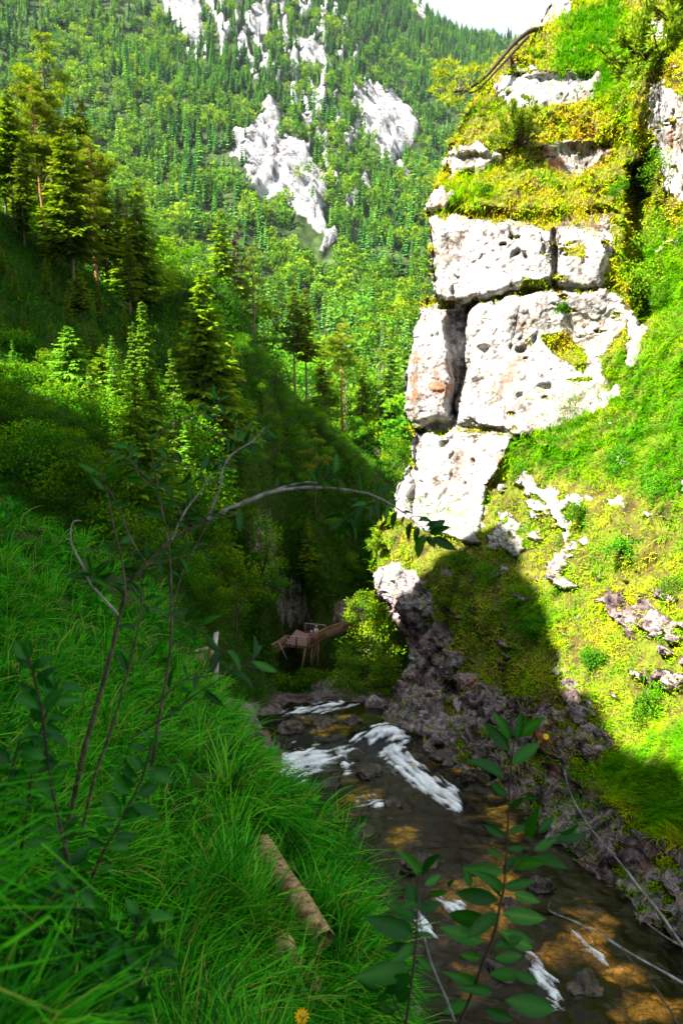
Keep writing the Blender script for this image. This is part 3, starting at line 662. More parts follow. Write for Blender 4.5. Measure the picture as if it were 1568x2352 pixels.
def cliff():
    nr, nc, nb = 1050, 380, 16
    py = np.linspace(-260, 2500, nr)
    ed = np.interp(py, [e[0] for e in EDGE], [e[1] for e in EDGE]) + 6 * fbm(np.stack([py / 24, py * 0, py * 0], -1), 4)
    s = np.concatenate([np.linspace(0, 0.88, nc - 40, endpoint=False), np.linspace(0.88, 1, 40)])
    xr = np.interp(s, [0, 0.88, 1], [0, 1, 2])
    right1, right2 = 1640.0, 2100.0
    PX = np.where(xr[None] <= 1, ed[:, None] + (np.maximum(right1, ed + 50)[:, None] - ed[:, None]) * xr[None], np.maximum(right1, ed + 50)[:, None] + (right2 - right1) * (xr[None] - 1))
    PYg = np.broadcast_to(py[:, None], PX.shape).copy()
    t = TPS([(a / 300, b / 300) for a, b, _ in RV], [math.log(c) for *_, c in RV], 1e-4)
    Y = np.exp(t(np.stack([PX / 300, PYg / 300], -1)))
    w = np.stack([PX / 60, PYg / 60, PX * 0], -1)
    w2 = np.stack([PX / 190, PYg / 190, PX * 0 + 3], -1)
    jx = PX + 12 * fbm(w, 5) + 16 * fbm(w2, 3); jy = PYg + 12 * fbm(w + 31, 5) + 18 * fbm(w2 + 11, 3)
    off = np.zeros_like(Y)
    def prot(poly, d, soft=7):
        nonlocal off
        off = off + d * sstep(-soft, soft, poly_sd(jx, jy, poly))
    A_ = [(850, 505), (1130, 508), (1262, 516), (1262, 640), (1110, 688), (1000, 684), (850, 680)]
    B_ = [(1270, 518), (1395, 503), (1402, 560), (1380, 660), (1290, 668), (1270, 640)]
    C_ = [(780, 705), (1030, 706), (1042, 760), (1034, 860), (1030, 960), (985, 984), (780, 984)]
    D_ = [(1084, 720), (1112, 695), (1260, 662), (1395, 674), (1500, 740), (1500, 880), (1450, 990), (1300, 1040), (1190, 1010), (1055, 980), (1075, 850)]
    prot(A_, -1.2, 13); prot(B_, -1.0, 13); prot(C_, -1.0, 18); prot(D_, -1.1, 15)
    prot([(1032, 706), (1082, 702), (1074, 850), (1050, 975), (1030, 965), (1034, 860)], 1.6, 8)
    prot([(800, 992), (1180, 1004), (1150, 1062), (1110, 1150), (1102, 1242), (800, 1192)], -0.7)
    prot([(980, 486), (1400, 480), (1400, 500), (985, 502)], .45, 10)
    prot([(970, 420), (1100, 400), (1300, 405), (1420, 400), (1420, 480), (970, 488)], -0.9, 14)
    prot([(1030, 350), (1400, 335), (1400, 395), (1030, 395)], 0.8, 10)
    prot([(1140, 170), (1370, 165), (1370, 225), (1150, 245)], 0.8, 10)
    prot([(1455, 380), (1490, 350), (1530, 560), (1560, 700), (1470, 740), (1450, 600), (1445, 480)], 6.5, 16)
    for ln, wd, d in [([(1266, 508), (1262, 655)], 6, 1.0), ([(1083, 700), (1078, 760), (1074, 850), (1052, 920), (1042, 980)], 7, 1.3), ([(925, 988), (1050, 988), (1190, 1004)], 5, .7), ([(945, 697), (1110, 696), (1262, 660), (1400, 668)], 6, .8),
                      ([(950, 1060), (948, 1200)], 7, 1.0), ([(1190, 690), (1170, 800)], 4, .4), ([(890, 1390), (960, 1480), (1040, 1600), (1180, 1700), (1330, 1830)], 12, 1.0), ([(960, 1540), (1060, 1600)], 10, 1.4)]:
        off += d * np.exp(-(line_d(jx, jy, ln) / wd) ** 2)
    Y = Y * (1 + off / 45)
    # wrap the left edge round to the far side so the tower has its thickness
    k = np.arange(nb, 0, -1.0)
    PXb = ed[:, None] + 2.0 * k[None] ** 1.25
    Yb = Y[:, :1] * (1 + 0.012 * k[None] ** 1.75)
    PXa = np.concatenate([PXb, PX], 1); PYa = np.concatenate([np.broadcast_to(py[:, None], PXb.shape), PYg], 1); Ya = np.concatenate([Yb, Y], 1)
    # round the visible edge
    ed_d = (PX - ed[:, None]); Ya[:, nb:] *= 1 + 0.022 * np.exp(-ed_d / 9)
    pt = PY(PXa, PYa, Ya)
    rock = np.full(PXa.shape, -999.0)
    wx = np.stack([PXa / 45, PYa / 45, PXa * 0 + 7], -1)
    n3 = fbm(wx, 5); n4 = fbm(wx * 1.7 + 50, 5)
    for pl in ROCKS: rock = np.maximum(rock, poly_sd(PXa + 10 * n3, PYa + 8 * n4, pl))
    slope = sstep(1040, 1120, PYa) * sstep(1090, 1150, PXa) * sstep(-150, 0, 1500 - PYa + 0)
    rock = sstep(-8, 8, rock + (15 + 22 * slope) * n4 + (9 + 12 * slope) * n3 - 4 * slope)
    spots = sstep(0.45 - .20 * slope, 0.62 - .18 * slope, fbm(np.stack([PXa / 70, PYa / 45, PXa * 0 + 3], -1), 4)) * (PYa > 150) * (0.75 + .25 * slope)
    rock = np.maximum(rock, spots)
    moss = sstep(.12, .34, fbm(np.stack([PXa / 60, PYa / 42, PXa * 0 + 33], -1), 4)) * sstep(1360, 1460, PYa) * sstep(-1, 1, PXa - ed[:, None] - 70)
    rock = rock * (1 - .88 * moss)
    # small turf ledges on the rock
    ledge = sstep(0.42, 0.55, fbm(np.stack([PXa / 60, PYa / 22, PXa * 0 + 12], -1), 4)) * (PXa > 1100)
    rock = rock * (1 - 0.9 * ledge)
    for pl in [[(1240, 770), (1300, 760), (1350, 820), (1340, 860), (1270, 810)], [(1380, 820), (1440, 740), (1440, 850), (1400, 900)], [(1290, 575), (1350, 560), (1340, 600)], [(1200, 640), (1260, 645), (1250, 665), (1190, 680)]]:
        rock *= 1 - sstep(-8, 8, poly_sd(PXa + 10 * n3, PYa + 6 * n3, pl))
    low = sstep(1230, 1420, PYa + 0.15 * (PXa - 1000))
    low = np.clip(low, 0, 1)
    g = np.abs(pt[..., 1])
    r1 = ridged(pt / np.array([2.6, 2.6, 2.2]), 5); r2 = fbm(pt / np.array([.7, .7, .8]), 4); r3 = fbm(pt / 0.25, 3)
    crk = sstep(.80, .93, ridged(pt / np.array([3.4, 3.4, 5.0]) + 21, 3)) * sstep(-.2, .2, fbm(pt / 6 + 2, 2))
    blocky = np.round(3 * fbm(pt / np.array([2.6, 2.6, 2.0]) + 40, 3)) / 3
    facet = np.round(2.2 * fbm(pt / np.array([1.5, 1.5, 1.1]) + 70, 2)) / 2.2
    disp = rock * ((r1 - 0.45) * 0.24 + r2 * 0.07 + blocky * 0.26 + facet * 0.06 + 0.035 * r3 + 0.35 * fbm(pt / np.array([3.5, 3.5, 5]) + 14, 2) + low * ((r1 - .4) * 0.9 + facet * .45 + r2 * .3 + blocky * .4) - 0.6 * crk) + (1 - rock) * (-0.15 + 0.55 * fbm(pt / 1.5 + 9, 4) + 0.6 * fbm(pt / 4.0 + 3, 3))
    sc = np.clip(g / 45, 0.35, 1.2) * rock + np.clip(g / 40, .75, 1.2) * (1 - rock)
    ug = np.gradient(pt, axis=1); vg = np.gradient(pt, axis=0)
    nrm = unit(np.cross(vg, ug))
    toc = unit(-pt)
    nrm = np.where(np.sum(nrm * toc, -1, keepdims=True) < 0, -nrm, nrm)
    dirn = unit(nrm * 0.6 + toc * 0.5)
    pt = pt + dirn * (disp * sc)[..., None]
    ug = np.gradient(pt, axis=1); vg = np.gradient(pt, axis=0)
    nrm = unit(np.cross(vg, ug)); flip = np.sum(nrm * unit(-pt), -1, keepdims=True) < 0
    nrm = np.where(flip & (np.arange(pt.shape[1])[None, :, None] >= nb), -nrm, nrm)
    rock_f = np.where(nrm[..., 2] > 0.78, rock * 0.55, rock)
    o = link('cliff', raw_mesh('cliff', pt.reshape(-1, 3), grid_faces(nr, nc + nb)[:, ::-1], M['cliff'], False, {'rock': rock_f.ravel(), 'low': low.ravel()}))
    tag(o, kind='structure')
    return pt, nrm, rock_f, PXa, PYa, nb
cl_pt, cl_n, cl_rock, cl_px, cl_py, cl_nb = cliff()
def on_cliff(px, py):
    r = int(np.argmin(np.abs(cl_py[:, cl_nb] - py))); c = int(np.argmin(np.abs(cl_px[r, cl_nb:] - px))) + cl_nb
    return cl_pt[r, c].copy(), cl_n[r, c].copy()

# ------------------------------------------------------------------ scatter points on a terrain grid, denser where it is seen larger
def scatter(pt, nrm, wgt, n, front=True, xmax=1690, xmin=-120):
    a, b, c, d = pt[:-1, :-1], pt[:-1, 1:], pt[1:, 1:], pt[1:, :-1]
    qx, qy, dd = proj(pt)
    fx = lambda q: (q[:-1, :-1], q[:-1, 1:], q[1:, 1:], q[1:, :-1])
    x0, x1, x2, x3 = fx(qx); y0, y1, y2, y3 = fx(qy)
    area = np.abs((x2 - x0) * (y3 - y1) - (x3 - x1) * (y2 - y0)) * 0.5
    cen = (a + c) / 2; nn = unit(nrm[:-1, :-1] + nrm[1:, 1:])
    face = np.sum(nn * unit(-cen), -1)
    mx, my = (x0 + x2) / 2, (y0 + y2) / 2
    w = np.clip(area, 0, 400) * ((wgt[:-1, :-1] + wgt[1:, 1:]) / 2) * (dd[:-1, :-1] > 0.3) * ((mx > xmin) & (mx < xmax) & (my > -120) & (my < 2560))
    if front: w = w * (face > -0.05)
    w = w.ravel(); w = w / w.sum()
    idx = rng.choice(len(w), n, p=w)
    r, cc = np.unravel_index(idx, area.shape)
    u, v = rng.random((2, n, 1))
    p = (pt[r, cc] * (1 - u) + pt[r, cc + 1] * u) * (1 - v) + (pt[r + 1, cc] * (1 - u) + pt[r + 1, cc + 1] * u) * v
    return p, unit(nn[r, cc]), mx[r, cc], my[r, cc]
DOWN = np.array([0, 0, -1.0])
def downhill(n):
    d = DOWN - n * np.sum(n * DOWN, -1, keepdims=True)
    return unit(d + 1e-6)
def grass_on(name, mat, p, n, L, W, v, lean=0.5, droop=1.0, spread=0.55, seg=3):
    m = len(p); dh = downhill(n)
    d0 = unit(n * 0.55 + np.array([0, 0, 0.75]) + dh * lean * 0.5 + rng.normal(size=(m, 3)) * spread * 0.55)
    bend = unit(dh * lean + DOWN * droop * rng.uniform(0.3, 1.0, (m, 1)) + d0 * 0.35 + rng.normal(size=(m, 3)) * spread * 0.5)
    mb = MB(); mb.add(*blades(p - n * 0.01, d0, bend, L, W, v, seg))
    return mb

# the near bank: long green grass
Yp = lt_pt[..., 1]
n1 = fbm(lt_pt / np.array([0.9, 0.9, 0.9]), 3)
bankmask = (lt_pt[..., 2] > river_z(Yp) + 0.9) * sstep(24, 16, Yp) * (1 - 0.8 * lt_rock) * (0.15 + 1.0 * sstep(-0.35, 0.15, n1))
for pl in [[(560, 1930), (640, 1945), (775, 2170), (760, 2250), (690, 2240), (560, 2080)], [(620, 2150), (680, 2160), (720, 2320), (640, 2320)], [(700, 2250), (750, 2260), (760, 2360), (700, 2360)]]:
    bankmask *= 1 - .93 * sstep(-12, 12, poly_sd(lt_qx, lt_qy, pl))
bankmask *= 1 - .72 * sstep(-60, 60, poly_sd(lt_qx, lt_qy, [(-200, 1980), (250, 2060), (380, 2200), (330, 2500), (-200, 2500)]))
NB = 44000
p, n, qx, qy = scatter(lt_pt, lt_n, bankmask, NB)
# blades grow in tufts: pull them towards tuft centres and let each tuft share a lean
k = 1500
cen = rng.choice(NB, k, replace=False)
tid = np.empty(NB, int)
for s in range(0, NB, 3000):
    q = p[s:s + 3000] / p[s:s + 3000, 1:2]; c = p[cen] / p[cen, 1:2]
    tid[s:s + 3000] = np.argmin(((q[:, None, [0, 2]] - c[None][:, :, [0, 2]]) ** 2).sum(-1) + 0.3 * np.log(p[s:s + 3000, None, 1] / p[cen][None, :, 1]) ** 2, 1)
pull = rng.uniform(0.45, 0.92, (NB, 1))
p2 = p + (p[cen][tid] - p) * pull
p2[:, 2] = left_z(p2[:, 0], p2[:, 1])
tl = rng.normal(size=(k, 3)) * 0.7; tv = rng.normal(size=k) * 0.24; tlen = rng.uniform(0.75, 1.25, k)
dist = p2[:, 1]
L = rng.uniform(0.16, 0.66, NB) * tlen[tid] * np.interp(dist, [1.5, 3.5, 8], [0.62, 0.85, 1.1])
W = np.maximum(rng.uniform(0.007, 0.019, NB) * np.interp(dist, [1.5, 4], [0.6, 1.0]), 0.0013 * dist)
v = np.clip(rng.normal(0.39, 0.2, NB) + tv[tid], 0, 0.93); v = np.where(rng.random(NB) < 0.09, rng.uniform(0.92, 1, NB), v)
dh = downhill(n); out = unit(p - p[cen][tid] + rng.normal(size=(NB, 3)) * 0.03)
d0 = unit(n * 0.5 + np.array([0, 0, 0.8]) + dh * 0.25 + out * 0.7 + tl[tid] * 0.35 + rng.normal(size=(NB, 3)) * 0.22)
bend = unit(dh * 0.55 + DOWN * rng.uniform(0.1, 1.1, (NB, 1)) + out * 0.5 + tl[tid] * 0.6 + d0 * 0.4)
mb = MB(); mb.add(*blades(p2, d0, bend, L, W, v, 4))
# low leafy herbs between the tufts
p, n, qx, qy = scatter(lt_pt, lt_n, bankmask, 9000)
mb.add(*cards(p + n * rng.uniform(0.01, .12, (9000, 1)), rng.normal(size=(9000, 3)) + n * .4, n + rng.normal(size=(9000, 3)) * .5, rng.uniform(.02, .05, 9000) * np.clip(p[:, 1] / 4, 0.6, 2), rng.uniform(.012, .03, 9000) * np.clip(p[:, 1] / 4, 0.6, 2), rng.uniform(0, .6, 9000)))
NX = 16000                              # the same grass beside the lens
q = np.stack([rng.uniform(-1, 1, NX), rng.uniform(0, 1, NX)], 1); rr_ = 1.0 + 11 * q[:, 1] ** 1.5; th_ = rng.uniform(-1.6, 2.6, NX)
ex = -np.cos(th_) * rr_; ey = np.sin(th_) * rr_ + .3
okx = ~((ey > .1) & (np.abs(ex) < .62 * ey + .6)) & (ex < 1.2); ex, ey = ex[okx], ey[okx]
ep = np.stack([ex, ey, bank_z(ex, ey)], -1); NX = len(ep)
tl2 = np.stack([fbm(ep / .3, 2), fbm(ep / .3 + 9, 2), fbm(ep / .3 + 5, 2) * .3], -1); er = np.hypot(ex, ey)
mb.add(*blades(ep, np.array([.2, 0, .9]) + tl2 + rng.normal(size=(NX, 3)) * .25, unit(np.array([.45, -.1, -.5]) + tl2 + rng.normal(size=(NX, 3)) * .3), rng.uniform(.15, .5, NX), np.maximum(.007, .0022 * er), np.clip(rng.normal(.45, .2, NX), 0, .97), 3))
ep, n, qx, qy = scatter(lt_pt, lt_n, bankmask * (lt_qx < -190), 20000, xmin=-1000)
NX = len(ep); tl2 = np.stack([fbm(ep / .4, 2), fbm(ep / .4 + 9, 2), fbm(ep / .4 + 5, 2) * .3], -1)
mb.add(*blades(ep, np.array([.2, 0, .9]) + tl2 + rng.normal(size=(NX, 3)) * .25, unit(np.array([.45, -.1, -.5]) + tl2 + rng.normal(size=(NX, 3)) * .3), rng.uniform(.2, .6, NX), np.maximum(.009, .0022 * ep[:, 1]), np.clip(rng.normal(.45, .2, NX), 0, .97), 3))
p, n, qx, qy = scatter(lt_pt, lt_n, bankmask, 420)
mb.add(*blades(p, n * .4 + np.array([0, 0, 1.0]) + rng.normal(size=(420, 3)) * .25, unit(np.array([.3, -.1, .5]) + rng.normal(size=(420, 3)) * .4), rng.uniform(.45, .85, 420), np.maximum(.0022, .0009 * p[:, 1]), rng.uniform(.95, 1, 420), 4))
p, n, qx, qy = scatter(lt_pt, lt_n, bankmask, 260)
for k_ in range(7):
    d_ = unit(rng.normal(size=(260, 3)) + n * .8); sc_ = np.clip(p[:, 1] / 4, .6, 2.2)
    mb.add(*cards(p + n * rng.uniform(.05, .28, (260, 1)) + rng.normal(size=(260, 3)) * .03, d_, n + rng.normal(size=(260, 3)) * .4, rng.uniform(.05, .10, 260) * sc_, rng.uniform(.03, .06, 260) * sc_, rng.uniform(.1, .75, 260)))
o = mb.build('bank_grass', M['grass']); tag(o, 'long arching green grass covering the shaded near bank', 'grass', kind='stuff')

# undergrowth on the gully and the spur: leaves and grass
n2 = fbm(lt_pt / 3.0, 4)
mid = sstep(16, 26, Yp) * (lt_pt[..., 2] > river_z(Yp) + 0.8) * (1 - 0.85 * lt_rock) * (Yp < 150) * (0.35 + sstep(-0.25, 0.25, n2))
NU = 60000
p, n, qx, qy = scatter(lt_pt, lt_n, mid, NU)
cl = fbm(p / np.clip(p[:, 1:2] * 0.03, .8, 4), 3)
hgt = np.clip(0.35 + cl * 1.4, 0.05, 1.4) * np.clip(p[:, 1] / 50, .5, 1.2)
c = p + np.array([0, 0, 1.0]) * (rng.random((NU, 1)) ** 0.6) * hgt[:, None] + n * 0.1
sz = np.clip(p[:, 1] * 0.0042, 0.09, 0.42) * rng.uniform(0.6, 1.4, NU)
mb = MB()
mb.add(*cards(c, rng.normal(size=(NU, 3)) + np.array([0, 0, -.3]), n + rng.normal(size=(NU, 3)) * .6 + np.array([0, 0, .5]), sz, sz * 0.6, np.clip(rng.normal(.42, .15, NU) + cl * .4, 0, .94)))
NG = 42000
p, n, qx, qy = scatter(lt_pt, lt_n, mid * sstep(.2, -.1, n2), NG)
L = rng.uniform(.4, .9, NG) * np.clip(p[:, 1] / 50, .7, 1.4)
d0 = unit(n * .6 + np.array([0, 0, .6]) + rng.normal(size=(NG, 3)) * .3); bend = unit(downhill(n) * .8 + DOWN * .5 + rng.normal(size=(NG, 3)) * .3)
mb.add(*blades(p, d0, bend, L, np.maximum(.02, .0011 * p[:, 1]), np.clip(rng.normal(.45, .2, NG), 0, .95), 2))
o = mb.build('undergrowth', M['herb']); tag(o, 'dark undergrowth of grass and small leaves on the shaded spur', 'undergrowth', kind='stuff')

# turf on the right wall
veg = np.clip(1 - cl_rock * 1.15, 0.0, 1)
tn = fbm(cl_pt / 1.4, 4)
greenish = np.zeros_like(cl_px)
for pl in [[(1200, 1000), (1568, 700), (1700, 700), (1700, 1180), (1568, 1150), (1300, 1090), (1160, 1060)], [(1290, 40), (1420, 0), (1460, 170), (1400, 260), (1280, 160)], [(1180, 1350), (1300, 1400), (1290, 1480), (1190, 1440)], [(1350, 1750), (1700, 1600), (1700, 2050), (1400, 1830)], [(1480, 560), (1700, 450), (1700, 720), (1460, 740)], [(980, 420), (1100, 400), (1150, 450), (1000, 490)]]:
    greenish = np.maximum(greenish, sstep(-30, 30, poly_sd(cl_px, cl_py, pl)))
def turf(NT, mask, Lr, lean, droop, vfun, seg=3, wk=0.0011):
    p, n, qx, qy = scatter(cl_pt, cl_n, mask, NT, front=False, xmax=2010)
    g = np.clip(p[:, 1] / 45, .62, 1.3)
    L = rng.uniform(*Lr, NT) * g
    return p, n, qx, qy, L, np.maximum(0.012, wk * p[:, 1])
mb = MB()
NT = 112000                              # short mat of turf and dwarf shrubs
p, n, qx, qy, L, W = turf(NT, veg * (0.28 + 1.0 * sstep(-.3, .2, tn)), (.18, .46), .4, .6, None, 2, .0015)
gr = np.interp(p[:, 2] * 0, [0, 1], [0, 1])
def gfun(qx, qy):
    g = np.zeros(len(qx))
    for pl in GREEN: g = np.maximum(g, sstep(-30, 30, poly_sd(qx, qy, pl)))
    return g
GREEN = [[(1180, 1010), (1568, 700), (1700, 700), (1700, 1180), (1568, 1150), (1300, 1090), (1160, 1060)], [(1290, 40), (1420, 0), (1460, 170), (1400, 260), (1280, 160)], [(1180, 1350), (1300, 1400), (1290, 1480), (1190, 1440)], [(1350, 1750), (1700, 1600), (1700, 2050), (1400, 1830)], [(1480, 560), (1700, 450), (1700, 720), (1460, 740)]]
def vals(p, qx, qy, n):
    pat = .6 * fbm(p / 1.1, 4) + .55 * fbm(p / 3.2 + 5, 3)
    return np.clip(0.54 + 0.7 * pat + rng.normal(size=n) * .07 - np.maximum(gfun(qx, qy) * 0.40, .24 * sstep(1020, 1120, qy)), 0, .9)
d0 = unit(n * .7 + np.array([0, 0, .5]) + rng.normal(size=(NT, 3)) * .5); bend = unit(downhill(n) * .6 + DOWN * .6 + rng.normal(size=(NT, 3)) * .5 + d0 * .4)
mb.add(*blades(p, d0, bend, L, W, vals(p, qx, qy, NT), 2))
NL = 9000
p, n, qx, qy, L, W = turf(NL, veg * sstep(-.1, .3, tn), (.05, .13), .4, .6, None)
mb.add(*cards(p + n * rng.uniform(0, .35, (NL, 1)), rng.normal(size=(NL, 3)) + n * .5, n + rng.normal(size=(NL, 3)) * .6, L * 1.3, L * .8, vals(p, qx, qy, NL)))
NH = 34000                              # long hanging grass
hm = veg * np.clip(greenish + sstep(0.15, .5, fbm(cl_pt / 2.5 + 20, 3)) * .45, 0, 1)
p, n, qx, qy, L, W = turf(NH, hm, (.5, 1.05), .9, 1.0, None)
tl = np.stack([fbm(p / .8, 2), fbm(p / .8 + 30, 2), fbm(p / .8 + 60, 2)], -1)
d0 = unit(n * .6 + np.array([0, 0, .6]) + tl * .9 + rng.normal(size=(NH, 3)) * .18); bend = unit(downhill(n) * 1.0 + DOWN * .6 + np.array([-.25, 0, 0]) + tl * .7 + rng.normal(size=(NH, 3)) * .15 + d0 * .3)
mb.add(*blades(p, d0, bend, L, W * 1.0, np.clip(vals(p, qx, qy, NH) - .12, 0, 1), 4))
o = mb.build('cliff_turf', M['turf']); tag(o, 'yellow green turf and hanging grass on the sunlit rock ledges', 'turf', kind='stuff')

# ------------------------------------------------------------------ tree shapes
def spruce_parts(H, R, c0, whorls, per, twigs, seed, droop=0.3, tw=1.0, taper=0.85, sparse=0.0, trunk_r=None, up=0.25):
    r = np.random.default_rng(seed)
    tr = trunk_r or H * 0.011
    tb = MB(); zz = np.linspace(0, H, 9)
    wob = np.stack([fbm(np.stack([zz * .12 + seed, zz * 0, zz * 0], -1), 2) * .25, fbm(np.stack([zz * .12 + seed + 9, zz * 0, zz * 0], -1), 2) * .25, zz], -1); wob[:, :2] -= wob[0, :2]
    wob[0, 2] = -1.2
    add_tube(tb, wob, np.interp(zz, [0, H * .08, H], [tr * 1.35, tr, tr * .12]), 7)
    cb = MB()
    nb = whorls * per
    t = np.sort(r.random(nb)) if whorls > 6 else np.repeat(np.linspace(0, .97, whorls), per)
    z = H * (c0 + (1 - c0) * t)
    L = R * ((1 - t) ** taper * 0.96 + 0.045) * r.uniform(.55, 1.12, nb)
    L *= np.where(t < .12, .55 + .45 * t / .12, 1)
    keep = r.random(nb) > sparse; z, L, t = z[keep], L[keep], t[keep]; nb = len(z)
    ph = r.random(nb) * 2 * np.pi
    rd = np.stack([np.cos(ph), np.sin(ph), np.zeros(nb)], -1); tg = np.stack([-np.sin(ph), np.cos(ph), np.zeros(nb)], -1)
    f = (np.arange(twigs) + r.random((nb, twigs))) / twigs * .92 + .08
    ctr = np.stack([np.interp(z, wob[:, 2], wob[:, 0]), np.interp(z, wob[:, 2], wob[:, 1]), z], -1)
    dz = up * t[:, None] * f * 1.2 - droop * f + 0.35 * droop * f * f
    P0 = ctr[:, None] + rd[:, None] * (L[:, None] * f)[..., None] + np.array([0, 0, 1.0]) * (L[:, None] * dz)[..., None]
    sgn = np.where(r.random((nb, twigs)) < .5, -1, 1)[..., None]
    d = rd[:, None] * (.35 + .6 * f[..., None]) + tg[:, None] * sgn * (.9 - .6 * f[..., None]) * r.uniform(.6, 1.3, (nb, twigs, 1)) + np.array([0, 0, -1.0]) * r.uniform(.05, .55, (nb, twigs, 1)) * (0.6 + droop)
    l = (0.008 * H + L[:, None] * .30 * (1 - .55 * f)) * r.uniform(.6, 1.3, (nb, twigs)) * tw
    nrm = np.array([0, 0, 1.0]) + r.normal(size=(nb, twigs, 3)) * .35
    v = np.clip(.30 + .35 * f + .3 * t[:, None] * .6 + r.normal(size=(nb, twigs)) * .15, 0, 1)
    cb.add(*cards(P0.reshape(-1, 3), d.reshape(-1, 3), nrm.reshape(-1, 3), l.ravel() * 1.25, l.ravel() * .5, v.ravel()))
    return tb, cb, (ctr, rd, L, droop)
def pine_parts(H, R, c0, seed, nbr=34, redfrom=.45, dead=5, flat=0.55):
    r = np.random.default_rng(seed); tr = H * .013
    tb = MB(); zz = np.linspace(0, H * .97, 12)
    cen = np.stack([np.cumsum(r.normal(size=12)) * .07, np.cumsum(r.normal(size=12)) * .07, zz], -1); cen[:, :2] -= cen[0, :2]; cen[0, 2] = -1.2
    add_tube(tb, cen, np.interp(zz, [0, H * .06, H], [tr * 1.3, tr, tr * .18]), 7)
    cb, bb = MB(), tb
    for k in range(nbr + dead):
        isd = k >= nbr
        t = r.random() if not isd else 0
        z = H * (c0 + (0.99 - c0) * t) if not isd else H * r.uniform(c0 * .55, c0 + .1)
        L = R * (1 - .72 * t ** 1.8) * r.uniform(.35, 1.05) * (.6 if isd else 1)
        ph = r.random() * 2 * np.pi; dr = np.array([math.cos(ph), math.sin(ph), 0])
        o = np.array([np.interp(z, cen[:, 2], cen[:, 0]), np.interp(z, cen[:, 2], cen[:, 1]), z])
        q = [o]; u = unit(dr + np.array([0, 0, r.uniform(-.25, .35)]))
        for s in range(4):
            q.append(q[-1] + u * L / 4); u = unit(u + r.normal(size=3) * .22 + np.array([0, 0, .12 if not isd else -.05]))
        q = np.array(q); add_tube(bb, q, np.linspace(tr * .30, tr * .07, 5), 4)
        if isd: continue
        m = int(50 + 40 * L)
        for g in range(int(3 + L * 1.6)):
            fc = r.uniform(.35, 1.0); c = np.array([np.interp(fc * 4, range(5), q[:, i]) for i in range(3)]) + r.normal(size=3) * np.array([.3, .3, .12]) * L * .45
            rad = r.uniform(.28, .5) * (.5 + .22 * L)
            dd = unit(r.normal(size=(m // 2, 3)) + np.array([0, 0, .45])); rr = rad * r.random((m // 2, 1)) ** .5
            cc = c + dd * rr * np.array([1.2, 1.2, flat])
            cb.add(*cards(cc, dd + r.normal(size=dd.shape) * .4, r.normal(size=dd.shape) + np.array([0, 0, .6]), rad * .6, rad * .24, np.clip(.45 + .3 * dd[:, 2] + .12 * r.normal(size=len(dd)), 0, 1)))
    return tb, cb, bb
def broad_parts(H, R, seed, leaf=.16, nleaf=3500, trunk=True, clumps=22, low=.18, vb=.5):
    r = np.random.default_rng(seed); tb = MB(); cb = MB(); tr = H * .014
    fork = H * r.uniform(.2, .35)
    base = np.array([[0, 0, -.8], [0, 0, 0], [r.normal() * .1, r.normal() * .1, fork]])
    add_tube(tb, base, [tr * 1.2, tr, tr * .8], 6)
    cs = []
    for k in range(clumps):
        t = (k + r.random()) / clumps
        z = H * (low + (1 - low) * t); rr = R * math.sin(math.pi * min(.98, .22 + .74 * t)) ** .7 * r.uniform(.35, 1.0)
        ph = r.random() * 2 * np.pi
        c = np.array([rr * math.cos(ph), rr * math.sin(ph), z]); cs.append(c)
        if k % 2 == 0 or nleaf < 500:
            mid = base[2] * .5 + c * .5 + r.normal(size=3) * .12 * R + np.array([0, 0, -.08 * H])
            add_tube(tb, smooth_path([base[2] * (1 if z > fork else .7), mid, c], 3), np.linspace(tr * .5, tr * .1, 7), 4)
    per = nleaf // clumps
    for c in cs:
        rad = R * r.uniform(.26, .46) * np.array([1.15, 1.15, r.uniform(.5, .8)])
        d = unit(r.normal(size=(per, 3))); rr = r.random((per, 1)) ** .45
        p = c + d * rr * rad
        out = unit(d * .5 + r.normal(size=(per, 3)) * .6 + np.array([0, 0, -.25]))
        nr = unit(np.array([0, 0, .8]) + d * .5 + r.normal(size=(per, 3)) * .55)
        s = leaf * r.uniform(.6, 1.3, per)
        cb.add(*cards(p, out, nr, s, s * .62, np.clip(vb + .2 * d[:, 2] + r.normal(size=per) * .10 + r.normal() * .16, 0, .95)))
    return tb, cb

